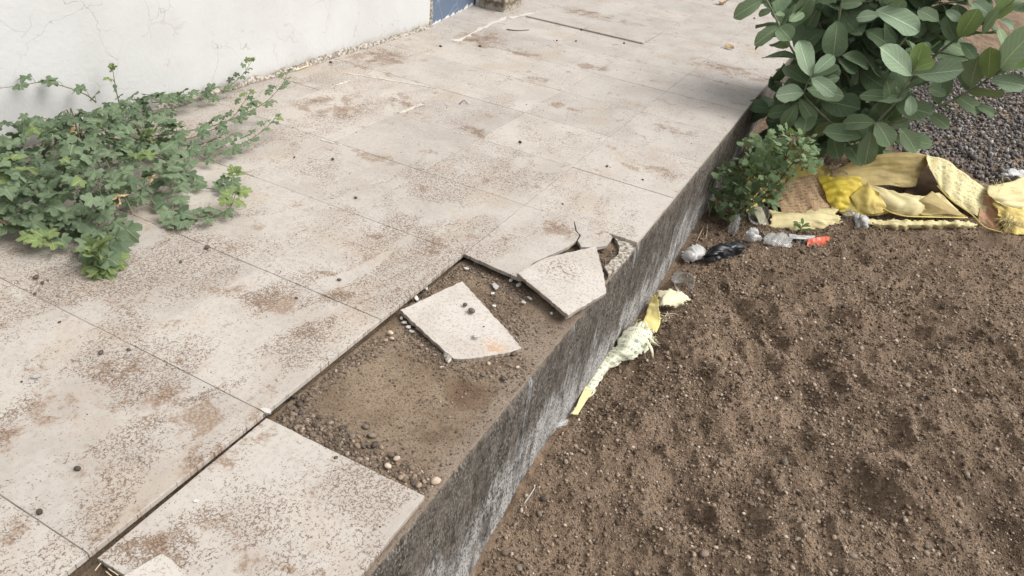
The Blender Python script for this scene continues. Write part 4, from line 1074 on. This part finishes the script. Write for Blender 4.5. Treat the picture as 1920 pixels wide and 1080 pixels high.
plant_parts(weed, wl, ws, [M_weed, M_weed_pale], M_wstem, 298, nstem=5)
# seedling
sb = at_soil(1497, 438, 0); seed_ = empty('seedling', sb); tag(seed_, 'tiny green seedling sprouting beside the orange wrapper', 'seedling')
obj('stem', tube_mesh('stem', [(0, 0, -.01), (.002, 0, .02), (.004, 0, .05)], .0018, .001, M_stem), seed_)
LS = obovate(3, M_weed, .34, .1, .1)
for k in range(8):
    th = k * 2.4; o = obj('leaf', LS, seed_, (.003, 0, .018 + .005 * k)); o.rotation_euler = frame((math.cos(th), math.sin(th), .5), (0, -.3, 1)).to_euler(); o.scale = (.055 - .002 * k,) * 3

# dry root strands hanging at the curb foot
def strand(pts, r=.0018): return (curve(pts, 10), r, r * .6)
st = [strand([atx(1335, 385, .43), atx(1328, 410, .43), at_soil(1325, 440, .02), at_soil(1322, 455, .0)]), strand([atx(1328, 380, .42), atx(1330, 410, .43), at_soil(1318, 440, .01)]), strand([atx(1322, 420, .43), at_soil(1312, 440, .02), at_soil(1302, 462, .0)])]
dr = empty('dry_roots', at_soil(1322, 450)); tag(dr, 'thin pale dry roots hanging at the foot of the curb beside the weed', 'roots')
for s in st: obj('strand', tube_mesh('strand', s[0] - np.array(dr.location), s[1], s[2], M_dry, 5), dr)

# ------------------------------------------------------------------ yellow woven sacks
def mat_sack(name, c1, c2, print_=None, pscale=60, pth=.60, trans=.18):
    t = Mt(name, .55, .35); p = t.pos(); uv = t.uv()
    c = t.mix(t.ss(t.noise(p, 9, 5, .65), .34, .66), c1, c2)
    weave = t.M('MULTIPLY', t.M('PINGPONG', t.M('MULTIPLY', t.sep(uv)[0], 160), .5), t.M('PINGPONG', t.M('MULTIPLY', t.sep(uv)[1], 110), .5))
    c = t.mix(t.ss(t.noise(p, 7, 6, .72), .52, .74, 0, .5), c, (.36, .26, .13))
    if print_:
        u, v = t.sep(uv)[0:2]
        line = t.ss(t.M('PINGPONG', t.M('MULTIPLY', v, print_[1]), .5), .14, .24)
        ch = t.ss(t.vor(t.map(t.warp(uv, 14, .03), (1, .5, 1)), pscale), .12, .05)
        gap = t.ss(t.noise(uv, 9, 2), .36, .5)
        c = t.mix(t.M('MULTIPLY', t.M('MULTIPLY', t.M('MULTIPLY', line, ch), gap), .85), c, print_[0])
    t.bump(t.M('ADD', weave, t.M('MULTIPLY', t.noise(p, 45, 4), 1.6)), .35, .004)
    m = t.col(c)
    tr = t.N('ShaderNodeBsdfTranslucent', {'Color': c}); mx = t.N('ShaderNodeMixShader', {0: trans, 1: t.b.outputs[0], 2: tr.outputs[0]})
    t.nt.links.new(mx.outputs[0], t.nt.nodes['Material Output'].inputs['Surface'])
    return m
M_sy = mat_sack('sack_yellow', (.82, .66, .20), (.74, .58, .19))
M_sp = mat_sack('sack_pale_yellow', (.82, .72, .40), (.70, .60, .32))
M_spr = mat_sack('sack_printed', (.80, .70, .36), (.70, .60, .30), ((.32, .33, .27), 9), 26)
M_sb = mat_sack('sack_brown_print', (.60, .43, .25), (.50, .35, .20), ((.24, .11, .07), 11), 22)
M_st = mat_sack('sack_tan', (.50, .39, .15), (.38, .29, .12))
M_sd = mat_plain('sack_hollow_shade', (.075, .05, .032), (.045, .03, .02), .95, 20, .05)  # shade of the sack's open hollow, put in as near-black cloth colour
M_spk = mat_sack('sack_pink_inside', (.60, .33, .20), (.66, .45, .26))
M_sc = mat_sack('sack_cream', (.84, .79, .55), (.76, .72, .52))
M_scp = mat_sack('sack_cream_printed', (.80, .80, .62), (.72, .73, .56), ((.20, .22, .18), 20), 30)
def sheet(root, name, rows, m, nu=40, nv=34, crumple=.006, seed=1, freq=14, ragged=0):
    G_ = np.array([[at_soil(*q) for q in r] for r in rows])              # a net of points lying on or above the soil
    A_ = np.stack([curve(r, nu) for r in G_])
    B_ = np.stack([curve(A_[:, k], nv) for k in range(A_.shape[1])])
    du = np.gradient(B_, axis=0); dv = np.gradient(B_, axis=1); N_ = np.cross(du, dv); N_ /= np.linalg.norm(N_, axis=2)[..., None] + 1e-9
    q = B_ * freq
    ca, sa = math.cos(seed * 2.1), math.sin(seed * 2.1)
    q = np.stack([(q[..., 0] * ca - q[..., 1] * sa) * 1.5, (q[..., 0] * sa + q[..., 1] * ca) * .45, q[..., 2]], -1)       # long folds rather than dimples
    n_ = rid(q[..., 0] + q[..., 2] * .7, q[..., 1] * .8 + q[..., 2] * 1.1, 3, seed) + .6 * fbm(q[..., 0] * 2.2 + q[..., 2], q[..., 1] * 2.2 - q[..., 2], 3, seed + 9)
    w_ = q[..., 0] * .35 + q[..., 1] * .2 + .8 * fbm(q[..., 0] * .5, q[..., 1] * .5 + q[..., 2], 2, seed + 3)
    n_ = n_ * 1.25 + .55 * (np.abs(((w_ * 1.7) % 1.0) - .5) - .25) * 2
    B_ = B_ + N_ * (n_ * crumple * 2.1)[..., None]
    a, b = B_.shape[:2]
    uv = np.stack(np.meshgrid(np.linspace(0, 1, a), np.linspace(1, 0, b), indexing='ij'), -1).reshape(-1, 2)
    FF = grid_faces(a, b)
    if ragged:
        I_, J_ = np.meshgrid(np.arange(a - 1), np.arange(b - 1), indexing='ij')
        ed = np.minimum(np.minimum(I_, a - 2 - I_) / (a - 1), np.minimum(J_, b - 2 - J_) / (b - 1))
        FF = FF[(ed + ragged * (fbm(I_ * .45 + seed, J_ * .45, 3, seed) * 2 - .35) > 0).ravel()]
    o = obj(name, mesh(name, B_.reshape(-1, 3) - np.array(root.location), FF, m, True, uv), root)
    md = o.modifiers.new('thickness', 'SOLIDIFY'); md.thickness = .0012; md.offset = 0
    return o, B_
def hem(root, P, r, m, name='hem'):
    C = curve(P, 24); return obj(name, tube_mesh(name, C - np.array(root.location), r, r * .9, m, 6), root)
sk = empty('woven_sack', at_soil(1700, 420)); tag(sk, 'large crumpled yellow woven sack folded open in front of the gravel heap', 'sack')
sheet(sk, 'back_panel', [[(1545, 330, .06), (1600, 302, .12), (1655, 289, .17), (1715, 286, .18), (1750, 296, .16)], [(1555, 352, .05), (1605, 330, .08), (1660, 322, .10), (1705, 328, .09), (1728, 322, .10)], [(1570, 372, .04), (1612, 352, .06), (1660, 348, .06), (1695, 352, .04), (1716, 350, .04)]], M_st, seed=2)
sheet(sk, 'inner_panel', [[(1690, 335, .05), (1735, 310, .07), (1775, 335, .04)], [(1695, 350, .03), (1735, 345, .03), (1785, 365, .02)], [(1700, 375, .015), (1745, 375, .015), (1790, 385, .015)]], M_sd, 20, 20, .004, 5)
sheet(sk, 'side_panel', [[(1737, 290, .17), (1775, 300, .16), (1815, 330, .12), (1862, 362, .07)], [(1738, 303, .16), (1766, 340, .11), (1806, 368, .08), (1850, 392, .05)], [(1760, 347, .10), (1782, 372, .07), (1815, 395, .04), (1845, 412, .015)]], M_spr, 44, 30, .004, 3)
_, B1 = sheet(sk, 'front_flap', [[(1625, 345, .10), (1660, 352, .11), (1700, 364, .09), (1735, 366, .085), (1762, 360, .08)], [(1636, 372, .085), (1676, 384, .085), (1722, 374, .11), (1760, 386, .06), (1800, 397, .035)], [(1652, 391, .05), (1690, 403, .04), (1740, 406, .04), (1780, 405, .035), (1814, 407, .03)]], M_sp, 44, 30, .006, 7)
hem(sk, [at_soil(*q) for q in ((1626, 343, .105), (1640, 368, .10), (1655, 390, .06), (1690, 404, .045), (1740, 407, .045), (1814, 408, .035))], .0036, M_sy)
sheet(sk, 'corner_fold', [[(1704, 392, .06), (1730, 372, .115), (1748, 358, .125)], [(1716, 398, .05), (1752, 384, .095), (1782, 384, .075)], [(1730, 405, .045), (1772, 402, .05), (1816, 406, .035)]], M_st, 26, 22, .004, 41)
sheet(sk, 'pouch', [[(1594, 368, .085), (1622, 346, .115), (1646, 362, .115)], [(1602, 386, .06), (1634, 376, .10), (1660, 382, .085)], [(1606, 400, .03), (1640, 402, .04), (1670, 396, .04)]], M_sy, 26, 22, .005, 42)
sheet(sk, 'fold', [[(1560, 378, .05), (1598, 356, .08), (1628, 346, .095)], [(1572, 394, .035), (1615, 384, .07), (1640, 374, .085)], [(1585, 405, .02), (1638, 405, .025), (1672, 398, .03)]], M_sy, 30, 26, .008, 8)
sheet(sk, 'bottom_strip', [[(1618, 409, .035), (1700, 410, .04), (1780, 412, .04), (1834, 416, .03)], [(1622, 419, .028), (1700, 422, .034), (1780, 421, .034), (1836, 424, .024)], [(1632, 430, -.005), (1700, 433, -.005), (1780, 430, -.005), (1838, 435, -.005)]], M_spr, 56, 16, .006, 9, 18, .10)
hem(sk, [at_soil(*q) for q in ((1757, 348, .105), (1785, 376, .075), (1822, 402, .05), (1846, 425, .02), (1880, 436, .01))], .0034, M_sy)
sk2 = empty('woven_sack', at_soil(1900, 425)); tag(sk2, 'bright yellow frayed woven sack at the right edge of the photo', 'sack')
sheet(sk2, 'inside_panel', [[(1843, 366, .07), (1860, 366, .10), (1878, 378, .09)], [(1837, 395, .045), (1852, 402, .035), (1872, 408, .04)], [(1836, 424, .0), (1858, 430, .0), (1884, 436, .0)]], M_spk, 20, 26, .005, 10)
sheet(sk2, 'top_panel', [[(1852, 348, .10), (1895, 340, .12), (1950, 318, .14), (2010, 310, .14)], [(1852, 362, .11), (1895, 372, .12), (1950, 355, .13), (2010, 350, .13)], [(1866, 378, .10), (1900, 392, .09), (1950, 385, .10), (2010, 380, .10)]], M_sp, 40, 26, .006, 11)
sheet(sk2, 'front_panel', [[(1858, 368, .11), (1900, 388, .10), (1950, 382, .11), (2010, 378, .11)], [(1868, 402, .06), (1905, 412, .06), (1955, 408, .07), (2010, 405, .07)], [(1882, 437, .0), (1915, 444, .0), (1960, 447, .0), (2010, 447, .0)]], M_sy, 40, 30, .008, 12, 14, .06)
sk3 = empty('woven_sack', at_soil(1500, 420)); tag(sk3, 'torn sack with brown printed panel between the weed and the yellow sacks', 'sack')
sheet(sk3, 'printed_panel', [[(1446, 352, .09), (1495, 334, .12), (1535, 326, .12)], [(1455, 376, .07), (1502, 366, .085), (1545, 358, .08)], [(1466, 398, .045), (1512, 400, .045), (1560, 390, .04)]], M_sb, 34, 30, .006, 13)
sheet(sk3, 'front_flap', [[(1438, 392, .05), (1482, 396, .05), (1540, 388, .05), (1572, 382, .05)], [(1444, 412, .04), (1490, 406, .055), (1540, 408, .05), (1578, 406, .035)], [(1440, 434, -.004), (1482, 436, -.004), (1532, 432, -.004), (1580, 428, -.004)]], M_sp, 40, 24, .007, 14, 14, .06)
sheet(sk3, 'side_strip', [[(1410, 390, .05), (1426, 384, .06)], [(1420, 410, .03), (1436, 404, .04)], [(1432, 432, .0), (1448, 432, .0)]], M_sc, 12, 24, .004, 15)
sheet(sk3, 'rear_panel', [[(1425, 288, .12), (1455, 267, .15), (1505, 280, .14), (1560, 318, .10)], [(1402, 330, .08), (1450, 310, .10), (1500, 318, .09), (1552, 335, .07)], [(1398, 400, .03), (1440, 375, .05), (1480, 356, .07), (1542, 345, .05)]], M_sy, 40, 30, .008, 16)
sk4 = empty('woven_sack', at_soil(1580, 390)); tag(sk4, 'bright lemon-yellow crumpled bag between the brown printed sack and the large sack', 'sack')
sheet(sk4, 'bag_panel', [[(1533, 332, .12), (1570, 330, .14), (1612, 334, .12)], [(1544, 354, .10), (1580, 354, .12), (1618, 350, .10)], [(1552, 378, .06), (1576, 384, .06), (1606, 376, .06)], [(1566, 398, .02), (1582, 402, .015), (1606, 394, .02)]], mat_sack('bag_lemon', (.85, .68, .07), (.80, .64, .12), trans=.25), 34, 34, .011, 17, 18)
# tangle of frayed fibres by the big sack
def fibres(root, name, c, n, L, m, sd, spread=(1, 1, .5), w=.0009):
    r = random.Random(sd); T = []
    for _ in range(n):
        b = np.array(c) + np.array([r.gauss(0, .014), r.gauss(0, .014), abs(r.gauss(0, .006))]); v = np.array([r.gauss(0, spread[0]), r.gauss(0, spread[1]), r.gauss(.1, spread[2])]); l = L * r.uniform(.4, 1.2)
        v /= np.linalg.norm(v); s = np.array([r.gauss(0, .4) for _ in range(3)])
        T.append((curve([b, b + v * l * .5 + s * l * .25, b + v * l - (0, 0, l * .25)], 6), w * r.uniform(.7, 1.6), w * .6))
    return tag(obj(name, tubes_join(name, [(C - np.array(root.location), a, b) for C, a, b in T], m, 4), root), kind='stuff')
fibres(sk3, 'frayed_fibres', at_soil(1562, 318, .09), 60, .05, M_dry, 3, w=.0016)
fibres(sk2, 'frayed_fibres', at_soil(1893, 418, .05), 120, .07, M_sp, 4, w=.0012)
fibres(sk2, 'frayed_fibres', at_soil(1868, 352, .10), 30, .10, M_sc, 5, w=.0012)

# torn sack strip lying along the curb foot
ts = empty('torn_sack', at_soil(1180, 660)); tag(ts, 'torn pale yellow sack strip with frayed ends lying along the curb foot', 'sack')
sheet(ts, 'top_flap', [[(1232, 545, .075), (1252, 540, .085), (1276, 546, .075), (1297, 560, .04)], [(1230, 560, .07), (1250, 558, .08), (1270, 560, .06), (1290, 570, .03)], [(1226, 578, .05), (1240, 576, .055), (1252, 576, .045), (1262, 578, .02)]], M_sc, 26, 18, .003, 21, 30, .13)
sheet(ts, 'yellow_fold', [[(1222, 552, .07), (1234, 556, .085)], [(1214, 575, .07), (1236, 580, .08)], [(1205, 598, .06), (1240, 604, .05)], [(1196, 616, .05), (1232, 628, .02)]], mat_sack('sack_strip_yellow', (.82, .70, .22), (.80, .72, .36)), 16, 26, .005, 22, 14, .06)
sheet(ts, 'printed_strip', [[(1186, 606, .06), (1206, 600, .07), (1230, 622, .04)], [(1164, 625, .06), (1192, 626, .075), (1222, 648, .025)], [(1150, 646, .05), (1176, 650, .065), (1200, 670, .015)], [(1128, 664, .035), (1148, 674, .04), (1160, 684, .01)], [(1110, 690, .025), (1124, 698, .03), (1134, 706, .005)], [(1098, 716, .018), (1110, 720, .022), (1122, 722, .006)], [(1090, 738, .02), (1100, 742, .022), (1112, 746, .005)]], M_scp, 26, 70, .0055, 23, 16, .08)
sheet(ts, 'tail', [[(1096, 722, .026), (1116, 730, .016)], [(1086, 744, .03), (1103, 750, .014)], [(1078, 764, .02), (1090, 768, .01)], [(1066, 778, .01), (1084, 780, .004)]], M_sp, 10, 26, .003, 24, 20, .05)
fibres(ts, 'frayed_fibres', at_soil(1215, 640, .02), 26, .04, M_sc, 6, (.8, .8, .2), .0008)
fibres(ts, 'frayed_fibres', at_soil(1196, 608, .05), 22, .025, M_sp, 7, w=.0007)
fibres(ts, 'frayed_fibres', at_soil(1245, 598, .015), 18, .04, M_sc, 8, (1, .8, .2), .0008)
fibres(ts, 'frayed_fibres', at_soil(1105, 738, .015), 14, .025, M_sc, 9, w=.0007)
for (a, b, c, e, k_) in ((1208, 634, 1224, 672, 5), (1216, 628, 1240, 652, -4), (1226, 560, 1214, 590, 6)):
    q = np.array([at_soil(a, b, .035), at_soil((a + c) / 2 + k_, (b + e) / 2, .04), at_soil(c, e, .004)]) - np.array(ts.location)
    C = curve(q, 8); w_ = np.array([.007, .003, 0])
    V = np.concatenate([np.stack([p_ - w_ * (1 - .7 * i_ / len(C)), p_ + w_ * (1 - .7 * i_ / len(C))]) for i_, p_ in enumerate(C)])
    o = obj('ribbon', mesh('ribbon', V, grid_faces(len(C), 2), M_sc, True), ts)
    md = o.modifiers.new('thickness', 'SOLIDIFY'); md.thickness = .0008

# ------------------------------------------------------------------ litter
def mat_film(name, col_, rough=.25, tr=.0, alpha_mix=.0):
    t = Mt(name, rough, .5); p = t.pos(); t.bump(t.noise(p, 60, 4), .3, .004)
    m = t.col(t.mix(t.noise(p, 30, 3), col_, tuple(c * .8 for c in col_)))
    if alpha_mix:
        tb = t.N('ShaderNodeBsdfTransparent', {'Color': (.95, .95, .95, 1)}); mx = t.N('ShaderNodeMixShader', {0: alpha_mix, 1: t.b.outputs[0], 2: tb.outputs[0]})
        t.nt.links.new(mx.outputs[0], t.nt.nodes['Material Output'].inputs['Surface'])
    return m
M_black = mat_film('black_plastic', (.012, .013, .017), .38)
M_wfilm = mat_film('white_plastic', (.50, .495, .485), .5)
M_clear = mat_film('clear_plastic', (.62, .62, .60), .12, 0, .62)
M_orange = mat_film('orange_film', (.52, .075, .022), .35)
def film(name, rows, m, seed, cr, label, cat):
    r = empty(name, at_soil(*rows[1][1][:2])); o, _ = sheet(r, name, rows, m, 30, 30, cr * .8, seed, 17, .10); bpy.data.objects.remove(r)
    o.location = at_soil(*rows[1][1][:2]); o.modifiers['thickness'].thickness = .0006
    return tag(o, label, cat)
def crumple(name, px, py, sc, seed, m, label, cat, rz=0, h=.0, fr=2.4, amp=.75, sub=I3):
    B, F = ico(4)
    q = B * fr + seed * 1.7
    r_ = 1 + amp * (rid(q[:, 0] + q[:, 2], q[:, 1] - q[:, 2] * .6, 3, seed) + .6 * fbm(q[:, 0] * 2.5 - q[:, 2], q[:, 1] * 2.5 + q[:, 2], 2, seed + 5))
    L = B * r_[:, None] * np.array(sc)
    p = at_soil(px, py, h)
    return tag(obj(name, mesh(name, L, F, m, True), None, p, (0, 0, rz)), label, cat)
film('black_plastic_bag', [[(1318, 470, .03), (1345, 456, .06), (1375, 452, .06), (1402, 453, .04)], [(1312, 482, .02), (1342, 472, .065), (1376, 466, .055), (1404, 462, .03)], [(1318, 494, .002), (1345, 489, .02), (1376, 484, .014), (1402, 472, .002)]], M_black, 53, .016, 'crumpled black plastic bag on the soil near the curb', 'plastic bag')
film('plastic_scrap', [[(1280, 468, .03), (1302, 456, .045), (1326, 460, .035)], [(1279, 482, .02), (1301, 476, .05), (1326, 474, .025)], [(1284, 495, .002), (1304, 491, .012), (1330, 485, .002)]], M_wfilm, 52, .010, 'crumpled whitish plastic scrap between curb and black bag', 'plastic scrap')
film('plastic_scrap', [[(1398, 436, .05), (1410, 424, .075), (1424, 436, .05)], [(1396, 444, .03), (1411, 440, .05), (1428, 444, .03)], [(1394, 452, .002), (1412, 454, .006), (1432, 452, .002)]], M_wfilm, 56, .009, 'small upright white plastic scrap behind the black bag', 'plastic scrap')
crumple('plastic_scrap', 1376, 425, (.018, .016, .055), 7, M_clear, 'limp see-through plastic strip below the weed', 'plastic scrap', .3, .04)
film('plastic_scrap', [[(1598, 402, .04), (1614, 398, .06), (1630, 406, .045)], [(1600, 414, .025), (1615, 412, .05), (1632, 416, .03)], [(1604, 428, .002), (1618, 430, .004), (1632, 428, .002)]], M_wfilm, 54, .010, 'crumpled white plastic scrap at the foot of the yellow sacks', 'plastic scrap')
crumple('plastic_scrap', 1592, 405, (.030, .020, .025), 9, M_clear, 'grey see-through scrap beside the crumpled white one by the sacks', 'plastic scrap', .3, .02)
film('plastic_scrap', [[(1876, 322, .06), (1895, 314, .09), (1930, 318, .07)], [(1874, 334, .04), (1898, 328, .08), (1932, 336, .05)], [(1878, 346, .01), (1900, 344, .02), (1930, 350, .01)]], M_wfilm, 55, .014, 'white plastic scrap on the gravel heap at the right edge', 'plastic scrap')
film('plastic_scrap', [[(1430, 436, .025), (1460, 433, .035), (1490, 440, .025)], [(1428, 448, .015), (1458, 449, .025), (1488, 455, .014)], [(1430, 457, .002), (1460, 463, .002), (1490, 466, .002)]], M_clear, 51, .007, 'flattened see-through plastic wrapper beside the orange one', 'plastic scrap')
crumple('plastic_scrap', 1048, 795, (.012, .03, .010), 12, M_clear, 'tiny see-through scrap at the near tail of the torn sack', 'plastic scrap', -.5, .008)
wr_ = empty('sweet_wrapper', at_soil(1515, 452)); tag(wr_, 'flat orange, white and black foil wrapper on the soil', 'wrapper')
sheet(wr_, 'orange_part', [[(1514, 449, .03), (1535, 444, .035), (1556, 443, .025)], [(1513, 457, .016), (1535, 453, .02), (1556, 449, .016)], [(1512, 464, .004), (1532, 462, .004), (1554, 455, .004)]], M_orange, 16, 12, .004, 31, 30)
sheet(wr_, 'white_part', [[(1478, 438, .03), (1500, 441, .035), (1530, 442, .035)], [(1480, 446, .02), (1500, 448, .024), (1526, 448, .024)]], M_wfilm, 16, 8, .004, 32, 30)
sheet(wr_, 'black_part', [[(1490, 449, .015), (1514, 450, .018)], [(1492, 462, .002), (1514, 464, .002)]], M_black, 8, 8, .003, 33, 30)
# clear cups
def cup(px, py, r, h, tilt, label):
    N_ = 24; V = []; F = []
    prof = [(0, 0), (r * .72, 0), (r * .78, h * .3), (r * .9, h * .7), (r, h), (r * 1.06, h), (r * 1.05, h * .97)]
    for (a, z) in prof:
        for k in range(N_): V.append((a * math.cos(6.283 * k / N_), a * math.sin(6.283 * k / N_), z))
    for i in range(len(prof) - 1):
        for k in range(N_): F.append((i * N_ + k, i * N_ + (k + 1) % N_, (i + 1) * N_ + (k + 1) % N_, (i + 1) * N_ + k))
    p = at_soil(px, py, .0); p[2] = soilz(np.array([p[0]]), np.array([p[1]]))[0] + r * .6
    o = obj('plastic_cup', mesh('plastic_cup', V, F, M_clear, True), None, p, tilt); return tag(o, label, 'cup')
cup(1270, 528, .040, .075, (1.25, .2, .5), 'crushed clear plastic cup on the soil against the curb')
cup(1412, 412, .045, .08, (1.2, .3, .2), 'clear plastic cup lying in the shade behind the weed')
cup(1688, 283, .045, .08, (1.0, .3, .9), 'clear plastic cup on the gravel heap behind the large sack')
# dry leaves on the far tiles
def dryleaf(px, py, s, seed, label):
    r = random.Random(seed); V = []; nv = 7
    for i in range(nv):
        t = i / (nv - 1); w = .34 * math.sin(math.pi * (t * .9 + .06))
        for k in range(3): V.append(((k - 1) * w, t - .5, .22 * abs(k - 1) + .25 * (t - .5) ** 2 + r.gauss(0, .03)))
    o = obj('dry_leaf', mesh('dry_leaf', np.array(V) * s, grid_faces(nv, 3), M_dryleaf, True), None, at(px, py, .006), (0, .2, r.random() * 6)); return tag(o, label, 'dry leaf')
dryleaf(1354, 8, .10, 2, 'curled dry leaf on the far end of the walkway, farthest from the bush')
dryleaf(1367, 90, .062, 3, 'small curled dry leaf on the tiles near the bush')
